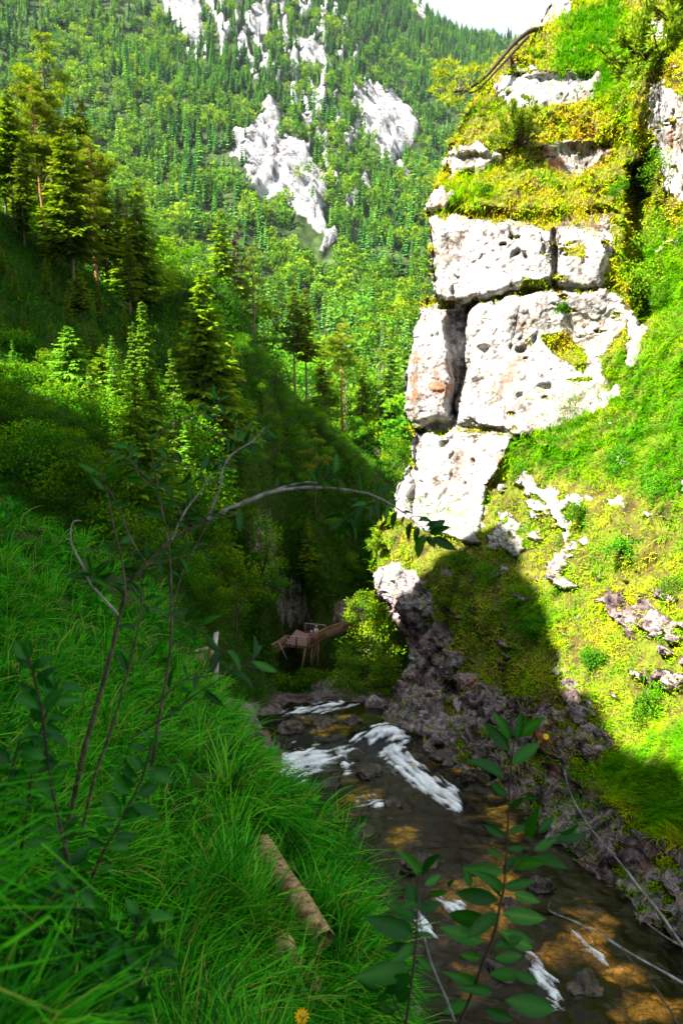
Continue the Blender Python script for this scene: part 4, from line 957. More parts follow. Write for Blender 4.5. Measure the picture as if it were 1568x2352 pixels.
# ------------------------------------------------------------------ forest on the mountain
def far_forest():
    def one(kind, seed):
        if kind == 's':
            r = np.random.default_rng(seed); tb, cb = MB(), MB(); add_tube(tb, [(0, 0, -.05), (0, 0, .5), (0, 0, .99)], [.009, .006, .001], 4)
            for t in np.linspace(0, .96, 12):
                k = 8; ph = r.random() * 6 + np.arange(k) / k * 6.283 + r.normal(size=k) * .2; L = (.17 * (1 - t) ** .85 + .012) * r.uniform(.6, 1.2, k) * (1 if t > .05 else .7)
                z = .07 + .93 * t; rd = np.stack([np.cos(ph), np.sin(ph), -.55 - .3 * r.random(k)], -1); up = np.stack([np.cos(ph), np.sin(ph), np.full(k, 1.4)], -1)
                cb.add(*cards(np.tile([0, 0, z + .03], (k, 1)), rd, up, L * 1.2, L * .85, np.clip(.45 + r.normal(size=k) * .2 + .2 * t, 0, 1)))
            V, Fq, v = cb.arrays(); V2, F2, v2 = tb.arrays(); V2[:, 2] = np.maximum(V2[:, 2], -.08)
            return np.concatenate([V, V2]), np.concatenate([Fq, F2 + len(v)]), np.concatenate([v, v2 * 0])
        tb, cb = broad_parts(1.0, .42, seed, .13, 240, clumps=13, low=.2)
        V, Fq, v = cb.arrays(); V2, F2, v2 = tb.arrays(); V2[:, 2] = np.maximum(V2[:, 2], -.1)
        V = np.concatenate([V, V2]); Fq = np.concatenate([Fq, F2 + len(v)]); v = np.concatenate([v, v2 * 0])
        V[:, 2] -= .06
        return V, Fq, v
    protos = {k: [one(k, 100 + i) for i in range(4)] for k in 'sb'}
    # candidate places: even over the ground, thinned on rock
    NP = 150000
    iy = rng.integers(3, len(mt_Y) - 2, NP * 3); ix = rng.integers(1, len(mt_px) - 2, NP * 3)
    w = mt_Y[iy] ** 2
    sel = rng.random(len(iy)) < w / w.max() * 1.0
    iy, ix = iy[sel], ix[sel]
    u, vv = rng.random((2, len(iy), 1))
    p = (mt_pt[iy, ix] * (1 - u) + mt_pt[iy, ix + 1] * u) * (1 - vv) + (mt_pt[iy + 1, ix] * (1 - u) + mt_pt[iy + 1, ix + 1] * u) * vv
    qx, qy, _ = proj(p)
    ok = (qx > -60) & (qx < 1330) & (qy > -140) & (qy < 1120) & (p[:, 1] < 1560) & (rng.random(len(p)) > mt_rock[iy, ix] * .93)
    ok &= rng.random(len(p)) < np.interp(p[:, 1], [230, 400, 800, 1500], [1, .75, .8, .9])
    p, qx, qy = p[ok], qx[ok], qy[ok]
    hx, hy, _ = proj(p + np.array([0, 0, 11.0])); hidden = np.full(len(p), -1e3)
    for pl in CRAGS: hidden = np.maximum(hidden, poly_sd(hx, hy, pl))
    ok = (hidden < 2) | (rng.random(len(p)) < .12)
    p, qx, qy = p[ok], qx[ok], qy[ok]
    # keep trees apart
    order = rng.permutation(len(p)); cell = {}; keep = []
    for i in order:
        d = np.interp(p[i, 1], [250, 600, 1500], [4.2, 4.3, 5.6])
        kx, ky = int(p[i, 0] // d), int(p[i, 1] // d)
        if (kx, ky) in cell: continue
        cell[(kx, ky)] = 1; keep.append(i)
    p, qx, qy = p[keep], qx[keep], qy[keep]
    mixn = fbm(p / 90.0, 3) + 0.5 * fbm(p / 25, 2)
    br = mixn + rng.normal(size=len(p)) * .35 > np.interp(p[:, 1], [250, 500, 800, 1200], [-.45, -.12, .15, .5])
    h = np.where(br, rng.uniform(10, 17, len(p)), rng.uniform(15, 29, len(p)) * rng.uniform(.7, 1.05, len(p)))
    print('far trees', len(p), int(br.sum()))
    size = h / p[:, 1] * (qx > -30) * (qx < 1150) * (qy > -20) * (qy < 1010)
    for kind, isb, mat, nm, cat in (('s', False, M['far_spruce'], 'spruce_tree', 'spruce'), ('b', True, M['far_broad'], 'broadleaf_tree', 'broadleaf tree')):
        I = np.where(br == isb)[0]; I = I[np.argsort(-size[I])]
        meshes = [raw_mesh(nm, V, Fq, mat, False, {'v': v}) for V, Fq, v in protos[kind]]
        for i in I[:285]:
            o = bpy.data.objects.new(nm, meshes[rng.integers(4)]); COL.objects.link(o)
            o.location = p[i] - np.array([0, 0, .3]); s = h[i]; o.scale = (s * rng.uniform(.85, 1.25), s * rng.uniform(.85, 1.25), s); o.rotation_euler = (0, 0, rng.random() * 6.28)
            side = 'left of' if qx[i] < 560 else ('below' if qx[i] < 770 else 'right of')
            k = {'left of': 'on the lower mountainside left of the white crag', 'below': 'on the lower mountainside straight under the white crag', 'right of': 'on the lower mountainside between the white crag and the rock tower'}[side]
            tag(o, ('distant pointed spruce ' if not isb else 'distant round leafy tree ') + k, cat, ('distant spruces ' if not isb else 'distant leafy trees ') + k)
        rest = I[285:]
        mb = MB()
        for q in range(4):
            R = rest[q::4]; V, Fq, v = protos[kind][q]; nV = len(V)
            a = rng.random(len(R)) * 6.28; s = h[R]; wd = s * rng.uniform(.9, 1.25, len(R))
            X = V[None, :, 0] * wd[:, None]; Yv = V[None, :, 1] * wd[:, None]
            W3 = np.stack([X * np.cos(a)[:, None] - Yv * np.sin(a)[:, None], X * np.sin(a)[:, None] + Yv * np.cos(a)[:, None], V[None, :, 2] * s[:, None]], -1) + p[R][:, None]
            ff = (Fq[None] + (np.arange(len(R)) * nV)[:, None, None]).reshape(-1, 4)
            vv = np.clip(v[None] + rng.normal(size=(len(R), 1)) * .2, 0, 1)
            mb.add(W3.reshape(-1, 3), ff, vv.ravel())
        o = mb.build('spruce_forest' if not isb else 'leafy_woods', mat)
        tag(o, 'dense spruce forest covering the upper mountainside' if not isb else 'paler leafy woods scattered over the upper mountainside', 'forest', kind='stuff')
far_forest()

# ------------------------------------------------------------------ near trees
def place(px, py, pytop, Y=None):
    if Y is None:
        h = hit_left(px, py)
        if h is None: h = PY(px, py, 90.0)
    else:
        h = PY(px, py, Y); h[2] = left_z(h[0], h[1])
    top = PY(px, pytop, h[1])
    return h, top[2] - h[2]
PROTO = {}
def tree(kind, px, py, pytop, label, Y=None, seed=1, R=None, c0=.2, group=None, **kw):
    loc, H = place(px, py, pytop, Y)
    names = dict(s=('spruce_tree', 'spruce', M['spruce'], M['bark']), d=('dead_spruce', 'dead spruce', M['spruce'], M['bark']), l=('larch_tree', 'larch', M['larch'], M['bark']), p=('pine_tree', 'pine', M['pine'], M['redbark']), b=('broadleaf_tree', 'broadleaf tree', M['broad'], M['bark']), u=('bush', 'bush', M['broad'], M['darkbark']))
    nm, cat, lm, bm = names[kind]
    bm = kw.pop('bark', bm); lm = kw.pop('lmat', lm)
    t = thing(nm, loc, label, cat, group, rz=seed * 1.7)
    if kind in 'sl':
        tb, cb, inf = spruce_parts(H, R or H * .16, c0, kw.pop('whorls', 36), kw.pop('per', 7), kw.pop('twigs', 20), seed, kw.pop('droop', .38 if kind == 's' else .45), **kw)
        bb = tb; ctr, rd, L, dr = inf
        for k in range(0, len(L), 3):
            f = np.array([0, .5, 1.0])[:, None]
            add_tube(bb, ctr[k] + rd[k] * L[k] * f * .9 + np.array([0, 0, 1.0]) * L[k] * (-dr * f + .35 * dr * f * f), [H * .0022, H * .0014, .006], 3)
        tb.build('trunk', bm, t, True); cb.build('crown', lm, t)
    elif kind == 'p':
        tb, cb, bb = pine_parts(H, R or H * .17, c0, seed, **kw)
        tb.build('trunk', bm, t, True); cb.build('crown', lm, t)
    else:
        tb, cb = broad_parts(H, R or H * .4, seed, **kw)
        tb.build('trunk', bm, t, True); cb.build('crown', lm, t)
    return t
# spur crest, from the left
tree('s', 38, 556, 205, 'thin dark spruce with bare lower trunk at the left end of the ridge', 74, 11, 3.2, .38)
tree('p', 96, 480, 182, 'tall pine with a long red trunk second in the ridge row', 80, 12, 4.2, .45, nbr=40)
tree('p', 124, 470, 78, 'tallest pale crowned pine of the ridge, sticking up above the others', 86, 13, 4.4, .52, nbr=38, bark=M['bark'])
tree('s', 172, 692, 285, 'big spruce with a pale trunk reaching far down the slope', 72, 14, 4.6, .26, whorls=34)
tree('s', 210, 610, 232, 'narrow spruce with a sharp spire just behind the big pale trunk', 86, 15, 3.8, .2)
tree('p', 222, 592, 315, 'pine with bright orange upper trunk and crooked dead branches', 80, 16, 3.6, .45, nbr=34, dead=9)
tree('s', 325, 735, 408, 'broad dense spruce with crown to the ground, right end of the crest row', 84, 17, 5.0, .08, whorls=36)
tree('s', 183, 705, 612, 'little spruce in front of the pale trunk on the dark slope', 66, 18, 1.9, .2)
tree('s', 70, 520, 300, 'slender spruce half hidden between the two ridge pines', 88, 19, 2.9, .25)
tree('b', 290, 700, 560, 'leafy tree filling the gap between orange pine and broad spruce', 88, 20, 4.5, nleaf=3000, leaf=.3)
tree('b', 20, 540, 400, 'low leafy tree at the left frame end of the ridge', 90, 21, 4.0, nleaf=2600, leaf=.3)
tree('b', 125, 560, 470, 'sunlit leafy tree under the red trunked pine', 84, 22, 3.6, nleaf=2600, leaf=.3)
tree('s', 512, 730, 478, 'upright spruce with layered branches above the dark broad spruce', 104, 23, 4.6, .12, whorls=30)
tree('s', 546, 735, 520, 'brownish thin spruce close behind the upright layered spruce', 108, 24, 3.4, .12, sparse=.35, lmat=M['bark'])
tree('p', 583, 785, 556, 'thin lone pine with high small crown on the spur crest', 107, 25, 2.7, .42, nbr=26, bark=M['bark'])
tree('s', 475, 965, 628, 'broad dark spruce with hanging branches standing in shade on the spur', 62, 26, 5.2, .03, whorls=60, per=8, twigs=24, droop=.5)
tree('b', 420, 720, 555, 'sunlit yellow green tree left of the upright layered spruce', 100, 27, 5.0, nleaf=3600, leaf=.34, vb=.75)
tree('s', 678, 952, 655, 'left one of two close spruces with tall bare trunks on the spur nose', 111, 28, 3.6, .42, whorls=24)
tree('s', 702, 950, 660, 'right one of two close spruces with tall bare trunks on the spur nose', 112, 29, 3.6, .40, whorls=24)
tree('p', 786, 962, 738, 'red barked pine with domed crown below the far valley woods', 117, 30, 4.2, .5, nbr=34)
tree('s', 740, 970, 800, 'shaggy spruce between the bare trunked pair and the red pine', 118, 31, 3.8, .15)
tree('s', 832, 1000, 820, 'slim spruce right of the red barked pine', 122, 32, 3.0, .15)
tree('l', 892, 1060, 772, 'feathery light green larch beside the edge of the rock tower', 118, 33, 4.4, .25, whorls=26)
tree('l', 925, 1040, 800, 'second feathery larch half hidden by the rock tower', 125, 34, 4.2, .3, whorls=26)
tree('b', 880, 880, 690, 'bright leafy tree behind the two feathery larches', 150, 35, 7.0, nleaf=4200, leaf=.5, vb=.75)
tree('b', 780, 900, 800, 'leafy tree in the valley behind the red barked pine', 150, 36, 7.0, nleaf=3600, leaf=.5)
tree('b', 640, 900, 800, 'round leafy tree in the valley left of the bare trunked pair', 150, 37, 6.5, nleaf=3200, leaf=.5)
tree('b', 850, 1090, 960, 'low sunlit tree at the foot of the larches', 116, 38, 4.5, nleaf=2600, leaf=.36, vb=.7)
# gully below the spur
tree('l', 338, 885, 690, 'bright sunlit larch with feathery drooping twigs', 36, 41, 1.7, .03, whorls=54, twigs=24, droop=.7)
tree('l', 310, 880, 738, 'smaller bright larch leaning on the taller sunlit one', 35, 42, 1.2, .05, whorls=42, droop=.6)
tree('s', 330, 1310, 848, 'slim dark spruce with a thin black trunk in the middle of the gully', 27, 43, 2.0, .28, whorls=26, droop=.35, bark=M['darkbark'], sparse=.25)
tree('l', 172, 1000, 748, 'yellow green conifer glowing above the shrubs', 40, 44, 2.6, .05, whorls=46, twigs=22)
tree('s', 90, 960, 830, 'soft green young spruce left of the glowing conifer', 42, 45, 2.0, .05)
tree('s', 240, 900, 790, 'young spruce in half shade right of the glowing conifer', 46, 46, 2.0, .08)
shr = [(40, 1010, 850, 38, 2.4, 'leafy bush with yellow tips at the left border under the dark slope'), (150, 1050, 900, 37, 2.6, 'sunlit leafy bush under the glowing conifer'), (250, 1060, 930, 37, 2.2, 'dense green bush between glowing conifer and slim dark spruce'),
       (60, 1130, 980, 26, 2.0, 'shaded bush sprinkled with orange leaves above the grass bank'), (210, 1180, 1050, 25, 1.9, 'shaded bush with orange leaves right over the grass bank crest'),
       (380, 1330, 1110, 39, 2.9, 'brightly backlit bush behind the slim dark trunk'), (440, 1240, 1080, 41, 2.5, 'backlit leafy bush right of the slim dark trunk'), (270, 1320, 1160, 24, 1.9, 'dark bush left of the slim dark trunk'),
       (460, 1060, 970, 50, 2.4, 'small bright bush under the broad dark spruce'), (330, 960, 860, 48, 2.6, 'deep green bush behind the bright larches'), (20, 900, 780, 50, 3.0, 'dusky bush high on the left under the ridge'),
       (430, 1440, 1310, 37, 2.4, 'yellow lit shrub beside the pale leaved maple'), (600, 1240, 1190, 62, 2.6, 'bush on top of the grey rock outcrop in the gully'), (640, 1640, 1560, 52, 1.3, 'rounded green bush under the walkway platform'), (715, 1610, 1550, 52, 1.6, 'small green bush beside the rock below the platform'),
       (530, 1560, 1480, 46, 1.4, 'dim green bush below the walkway stairs'), (775, 1540, 1478, 70, 2.4, 'dark bush behind the platform supports'), (785, 1060, 1000, 112, 3.0, 'pale sunlit bush on the shaded spur under the pines')]
for i, (px, py, pt_, Y, R, lab) in enumerate(shr):
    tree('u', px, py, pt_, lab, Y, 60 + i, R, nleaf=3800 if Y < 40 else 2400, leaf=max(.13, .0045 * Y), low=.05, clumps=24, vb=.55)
tree('b', 545, 1500, 1275, 'young maple with whitish green sunlit leaves above the stairs', 40, 81, 2.1, nleaf=2600, leaf=.17, low=.35, vb=.7, clumps=26)
tree('s', 468, 1575, 1425, 'small light green spruce sapling beside the grey stair post', 29, 82, .75, .03, whorls=18, twigs=12, lmat=M['larch'])
tree('p', 722, 1195, 985, 'small thin pine rooted on the shaded gorge wall', None, 83, 2.6, .5, nbr=18, dead=2, bark=M['darkbark'])
tree('s', 708, 1330, 1190, 'small dark spruce clinging to the gorge wall under the thin pine', None, 84, 1.9, .1, whorls=18)
tree('s', 640, 1300, 1215, 'tiny dark spruce on the gorge wall right of the grey rock', None, 85, 1.4, .1, whorls=16, twigs=10)

# bushes that crowd the gully and spruces packed on the ridge: a few shapes, copied
def copies(kind, spots, label, group):
    nm, cat, lm, bm = dict(l=('larch_tree', 'larch', M['larch'], M['bark']), u=('bush', 'bush', M['broad'], M['darkbark']), s=('spruce_tree', 'spruce', M['spruce'], M['bark']), b=('broadleaf_tree', 'broadleaf tree', M['broad'], M['bark']))[kind]
    protos = []
    for q in range(4):
        if kind == 's': tb, cb, _ = spruce_parts(20.0, 3.2, .16, 34, 7, 18, 300 + q, .4); H0 = 20.0
        elif kind == 'l': tb, cb, _ = spruce_parts(9.0, 1.75, .04, 32, 6, 16, 330 + q, .55); H0 = 9.0
        elif kind == 'u': tb, cb = broad_parts(4.0, 2.3, 310 + q, .14, 5400, low=.05, clumps=24, vb=.55); H0 = 4.0
        else: tb, cb = broad_parts(12.0, 4.6, 320 + q, .42, 4200, low=.15, clumps=26, vb=.6); H0 = 12.0
        protos.append((tb.mesh('trunk', bm, True), cb.mesh('crown', lm), H0))
    for i, (px, py, top, Y) in enumerate(spots):
        loc, H = place(px, py, top, Y); tm, cm_, H0 = protos[i % 4]
        t = thing(nm, loc, label, cat, group, rz=i * 2.4, s=H / H0)
        link('trunk', tm, t); link('crown', cm_, t)
GUL = [(x, y, y - h, None) for x, y, h in [(15, 1000, 120), (95, 1010, 95), (210, 1010, 90), (290, 1020, 95), (400, 1030, 110), (340, 1060, 80), (440, 1130, 110), (500, 1180, 90), (540, 1100, 110), (470, 1280, 110), (410, 1340, 110), (520, 1370, 80), (350, 1200, 90), (560, 1240, 90), (120, 900, 90), (20, 930, 90), (400, 950, 90), (260, 900, 90),  (170, 1090, 100), (480, 1440, 110), (690, 1260, 60), (600, 1330, 70), (760, 1250, 60), (800, 1330, 60), (720, 1350, 50)]]
copies('u', GUL, 'leafy green bush crowded among its like on the gully slope below the spur', 'bushes crowding the gully slope')
copies('l', [(45, 1000, 780, 40), (118, 1030, 850, 38), (215, 1050, 840, 37), (268, 1000, 770, 44), (70, 1080, 930, 34), (400, 980, 800, 50), (20, 900, 700, 50), (130, 900, 730, 50), (430, 1180, 960, 44), (255, 1130, 930, 33), (500, 1100, 930, 56), (225, 880, 690, 56)], 'fresh green young larch rising between the bushes of the gully', 'young larches in the gully')
copies('s', [(20, 545, 250, 80), (58, 560, 330, 72), (140, 600, 300, 82), (250, 650, 350, 84), (285, 700, 420, 86), (190, 620, 330, 84), (360, 760, 520, 92), (112, 540, 260, 90), (300, 720, 480, 80), (395, 770, 590, 96)], 'slender green spruce packed in between the big trees of the ridge row', 'slender spruces along the ridge')
copies('u', [(560, 830, 770, None), (600, 870, 800, None), (640, 900, 830, None), (590, 930, 870, None), (650, 960, 890, None), (700, 980, 920, None), (740, 1010, 950, None), (620, 1010, 950, None), (680, 1050, 980, None), (790, 1060, 1000, None), (750, 1090, 1030, None), (580, 1060, 1000, None), (830, 1110, 1050, None), (640, 1110, 1050, None), (700, 1150, 1090, None), (560, 980, 920, None), (770, 1160, 1105, None)], 'low leafy bush growing on the right face of the spur above the gorge wall', 'bushes on the spur face')
copies('s', [(40, 700, 610, None), (110, 690, 590, None), (160, 760, 660, None), (230, 740, 640, None), (60, 800, 700, None), (290, 800, 700, None), (10, 640, 560, None), (330, 850, 760, None), (410, 860, 740, None), (540, 880, 780, None), (600, 960, 880, None), (560, 1000, 910, None), (640, 1010, 930, None), (200, 830, 740, None)], 'short young spruce added to darken the shaded face of the spur', 'young spruces added to darken the shaded spur face')  # spruces added so their own shadows darken this slope
copies('b', [(440, 800, 640, 104), (600, 830, 690, 112), (360, 700, 560, 100), (720, 930, 830, 122), (760, 1010, 900, 116), (850, 1020, 880, 124), (820, 1060, 960, 112), (905, 1120, 1010, 110), (940, 1060, 900, 118)], 'sunlit leafy tree in the row along and behind the spur crest', 'leafy trees behind the spur crest')
# shrubs and pines that grow on the right wall
def cliff_tree(kind, px, py, H, R, label, seed, lean=(0, 0, 1), **kw):
    loc, nn = on_cliff(px, py)
    nm, cat = {'u': ('bush', 'bush'), 'p': ('mountain_pine', 'dwarf pine')}[kind]
    t = thing(nm, loc, label, cat)
    t.rotation_mode = 'QUATERNION'; t.rotation_quaternion = Vector((0, 0, 1)).rotation_difference(Vector(tuple(unit(np.array(lean, float)))))
    if kind == 'u':
        tb, cb = broad_parts(H, R, seed, low=.1, **kw)
        tb.build('stems', M['darkbark'], t); cb.build('leaves', M['broad'], t)
    else:
        r = np.random.default_rng(seed); bb, cb = MB(), MB()
        for k in range(kw.get('nbr', 16)):
            u = unit(r.normal(size=3) * np.array([1, 1, .5]) + np.array([0, 0, .9])); L = H * r.uniform(.6, 1.15); q = [np.zeros(3)]
            for s in range(5):
                q.append(q[-1] + u * np.array([R / H, R / H, 1]) * L / 5); u = unit(u + r.normal(size=3) * .22 + np.array([0, 0, .16]))
            q = np.array(q); add_tube(bb, q, np.linspace(.045, .012, 6) * max(1, H / 2), 4)
            for g in range(7):
                fc = r.uniform(.45, 1.02) * 5; c = np.array([np.interp(fc, range(6), q[:, i]) for i in range(3)]) + r.normal(size=3) * .12 * H * .4
                m = 26; d = unit(r.normal(size=(m, 3)) * .8 + u + np.array([0, 0, .3]))
                cb.add(*cards(c + d * .04, d, r.normal(size=(m, 3)), r.uniform(.14, .30, m) * max(1, H / 2.2), .045 * max(1, H / 2.2), np.clip(.5 + r.normal(size=m) * .22, 0, 1)))
        bb.build('branches', M['darkbark'], t); cb.build('needles', M['pine'], t)
    return t
cliff_tree('p', 1195, 340, 3.0, 2.6, 'dwarf mountain pine with dark twisted twigs on the upper ledge', 91, (-.35, -.5, .8), nbr=28)
cliff_tree('p', 1500, 150, 4.2, 3.4, 'large sprawling mountain pine with bare grey twigs in the top right corner', 92, (-.3, -.55, .6), nbr=26)
cliff_tree('p', 1560, 60, 3.6, 3.0, 'mountain pine cut by the frame at the top right corner', 93, (-.3, -.5, .7), nbr=20)
cliff_tree('p', 1235, 130, .9, .8, 'small dark cushion of mountain pine on the top grass slope', 94, (-.3, -.4, .8), nbr=10)
cliff_tree('u', 975, 690, 2.6, 2.0, 'thin leafy bush leaning out from the left edge of the tower', 95, (-.9, -.1, .45), nleaf=900, leaf=.15, clumps=18, vb=.85)
cliff_tree('u', 1455, 670, 1.4, 1.7, 'light green leafy bush at the dark cleft right of the tower', 96, (-.3, -.6, .6), nleaf=1500, leaf=.12, clumps=16, vb=.75)
cliff_tree('u', 1530, 560, 1.9, 1.8, 'leafy bush at the right border beside the cleft', 97, (-.4, -.5, .6), nleaf=1600, leaf=.13, clumps=16, vb=.6)
cliff_tree('u', 1525, 400, 2.0, 1.2, 'creeping leafy bush on the pale rock right of the cleft', 98, (-.4, -.8, .2), nleaf=1300, leaf=.1, clumps=18, vb=.6)
cliff_tree('u', 1505, 1130, .8, .8, 'low rounded bush on the sunlit right slope', 99, (-.3, -.4, .8), nleaf=1200, leaf=.08, clumps=14, vb=.45)
cliff_tree('u', 1540, 1360, .6, .7, 'dark low bush by a dead twig on the right slope', 100, (-.3, -.4, .8), nleaf=1000, leaf=.06, clumps=14, vb=.4)
cliff_tree('p', 880, 1250, 1.3, 1.0, 'small pine sticking out of the rock nose below the tower', 101, (-.8, -.2, .6), nbr=10)
cliff_tree('p', 1020, 1400, 1.2, .9, 'small dark pine hanging in the shaded rock under the tower', 102, (-.3, -.8, .4), nbr=10)
cliff_tree('u', 1300, 490, .5, .5, 'tiny yellow bush with a bare stalk on the turf roof edge', 103, (0, -.5, .8), nleaf=300, leaf=.08, clumps=8, vb=.95)
for i, (px, py, H, R, lab) in enumerate([(1190, 1090, .8, .8, 'dark green cushion bush at the top of the grassy right slope'), (1420, 1060, .7, .8, 'olive cushion bush in the long grass of the right slope'), (1330, 1190, .7, .7, 'small bush beside the broken white rock band'), (1120, 1330, .9, .9, 'dark bush in the middle of the shaded turf triangle'), (1060, 1300, .8, .7, 'dark bush near the top corner of the shaded turf triangle'),
                                                  (1220, 1450, .8, .8, 'dark bush low in the shaded turf triangle'), (1440, 1270, .6, .7, 'yellowish low bush above the lower rock band'), (1360, 1530, .6, .6, 'low bush at the sunlit side of the shadow edge'), (1480, 1640, .6, .7, 'low green bush under the lower rock band'), (1290, 720, .6, .6, 'tuft of leaves growing out of the big rock block'), (1420, 450, .8, .8, 'green bush on the turf roof beside the cleft'), (1110, 440, .6, .7, 'brownish green heather bush on the turf roof')]):
    cliff_tree('u', px, py, H, R, lab, 140 + i, (-.3, -.45, .8), nleaf=1500, leaf=.085, clumps=16, vb=.42)
# sunlit shrubs on the right river bank under the rock nose
for i, (px, py, Y, H, R, n_, lf, lab, lm) in enumerate([(855, 1535, 43, 4.6, 1.9, 4200, .17, 'tall sunlit shrub with pale yellow leaves under the rock nose', 'broad'), (805, 1590, 42, 2.9, 1.5, 3600, .15, 'greyish green rounded willow bush beside the waterfall lip', 'larch'),
                                                    (890, 1590, 40, 2.6, 1.3, 2600, .15, 'low yellow bush against the undercut rock', 'broad'), (835, 1450, 47, 3.0, 1.5, 2400, .17, 'light leafy bush hanging in front of the boardwalk', 'broad')]):
    loc = PY(px, py, Y); t = thing('bush', loc - np.array([0, 0, .2]), lab, 'bush')
    tb, cb = broad_parts(H, R, 110 + i, lf, n_, clumps=26, low=.05, vb=.85)
    tb.build('stems', M['bark'], t); cb.build('leaves', M[lm], t)
# pine that leans down over the left shoulder of the tower
def leaning_pine():
    Yp = 59
    t = thing('leaning_pine', PY(1240, 72, 61), 'bent pine lying over the left shoulder of the tower with a tuft of yellow needles', 'pine')
    o0 = np.array(t.location)
    def W(pts, Y): return smooth_path([PY(a, b, Y + c) for a, b, c in pts], 4) - o0
    tb = MB()
    add_tube(tb, W([(1245, 66, 2), (1215, 72, 1), (1180, 100, -1), (1150, 135, -3), (1120, 170, -4), (1090, 195, -5), (1060, 208, -5), (1035, 212, -5)], Yp), np.linspace(.20, .07, 29), 7)
    tb.build('trunk', M['darkbark'], t, True)
    b2 = MB(); add_tube(b2, W([(1212, 84, 0), (1185, 112, -2), (1160, 140, -3), (1130, 172, -4), (1100, 205, -5), (1075, 214, -5)], Yp), np.linspace(.13, .05, 21), 6)
    b2.build('second_trunk', M['darkbark'], t, True)
    bb, cb = MB(), MB(); r = np.random.default_rng(5)
    for tip in [(1008, 150), (1030, 130), (1000, 175), (1050, 165), (1080, 160), (1110, 165), (1020, 225), (1045, 240), (1025, 195), (995, 205), (1065, 185), (1090, 150), (1015, 165)]:
        st = (1040 + 40 * r.random(), 205 + 8 * r.random())
        q = W([(st[0], st[1], -5), ((st[0] + tip[0]) / 2 + r.normal() * 6, (st[1] + tip[1]) / 2 + r.normal() * 6, -5 + r.normal() * .6), (tip[0], tip[1], -5 + r.normal())], Yp)
        add_tube(bb, q, np.linspace(.05, .015, len(q)), 4)
        for g in range(5):
            c = q[-1 - g // 2] + r.normal(size=3) * .22; m = 18; d = unit(r.normal(size=(m, 3)) + np.array([-.2, 0, .5]))
            cb.add(*cards(c + d * .05, d, r.normal(size=(m, 3)), r.uniform(.25, .5, m), .07, np.clip(.85 + r.normal(size=m) * .15, 0, 1)))
    bb.build('branches', M['bark'], t); cb.build('needles', M['pine'], t)
leaning_pine()
# ------------------------------------------------------------------ boulders in and beside the stream
def river_at(px, py):
    Y = np.linspace(7, 56, 2500); p = PY(np.full_like(Y, px), np.full_like(Y, py), Y)
    k = np.argmax(p[:, 2] < river_z(Y)); return p[k]
def wet_mat(name, pal, rough):
    m, nt, out = new_mat(name); tc = N(nt, 'ShaderNodeTexCoord')
    n = N(nt, 'ShaderNodeTexNoise', Scale=4.0, Detail=8.0, Roughness=0.7); nt.links.new(tc.outputs['Object'], n.inputs[0])
    b = N(nt, 'ShaderNodeBsdfPrincipled', Roughness=rough); nt.links.new(ramp(nt, n.outputs[0], pal), b.inputs['Base Color'])
    bp = N(nt, 'ShaderNodeBump', Strength=0.9, Distance=0.12); nt.links.new(n.outputs[0], bp.inputs['Height']); nt.links.new(bp.outputs[0], b.inputs['Normal'])
    nt.links.new(b.outputs[0], out.inputs[0]); return m
M['wetrock'] = wet_mat('wet_dark_rock', [(.35, (.010, .008, .006)), (.5, (.035, .025, .018)), (.62, (.11, .075, .05)), (.72, (.2, .15, .12))], .28)
M['dryrock'] = wet_mat('dry_reddish_rock', [(.33, (.10, .07, .065)), (.5, (.24, .18, .17)), (.66, (.42, .36, .34))], .85)
for i, (px, py, w, h, mt, lab) in enumerate([
    (668, 1676, 46, 18, 'wetrock', 'dark wet rock ledge at the left end of the upper foam band'), (745, 1664, 44, 14, 'wetrock', 'flat dark boulder just under the upper foam band'),
    (812, 1660, 26, 15, 'wetrock', 'dark boulder by the yellow sunlit waterfall lip'), (800, 1752, 20, 12, 'wetrock', 'small boulder splitting the two big foam chutes'),
    (850, 1775, 46, 20, 'wetrock', 'broad dark boulder left of the foaming chute'), (760, 1800, 36, 16, 'wetrock', 'dark rock right below the wide left foam'),
    (905, 1850, 34, 12, 'wetrock', 'dark rock below the middle foam patch'), (1075, 1790, 30, 22, 'wetrock', 'wet boulder right of the foaming chute'), (830, 1915, 40, 16, 'wetrock', 'mossy dark rock at the left shore of the dark pool'),
    (1010, 1740, 42, 16, 'wetrock', 'wet slab between the white mound and the red bank'), (960, 1990, 60, 26, 'wetrock', 'black rock left of the olive pool'), (1180, 2090, 44, 24, 'wetrock', 'black rock below the olive pool'),
    (1240, 2040, 46, 26, 'wetrock', 'black boulder right of the olive pool'), (1350, 2275, 66, 26, 'wetrock', 'black rock below the orange tan bed'), (1150, 2240, 50, 26, 'wetrock', 'brown wet rock left of the lower foam chute'),
    (960, 1645, 90, 46, 'dryrock', 'big rounded reddish boulder under the undercut rock nose'), (862, 1622, 34, 26, 'dryrock', 'pale sunlit boulder beside the waterfall lip'), (560, 1650, 50, 34, 'dryrock', 'grey crumbling rock on the left shore above the grass')]):
    p = river_at(px, py) if i != 17 else hit_left(px, py, 20)
    k = p[1] / 1568 * 1.05
    o = link('boulder', rock_mesh('boulder', M[mt], i + 2, w * k * .8, w * k * .62, h * k * 1.1, 44, .4))
    o.location = p - np.array([0, 0, h * k * .35]); o.rotation_euler = (0, 0, i * 1.3); tag(o, lab, 'boulder')

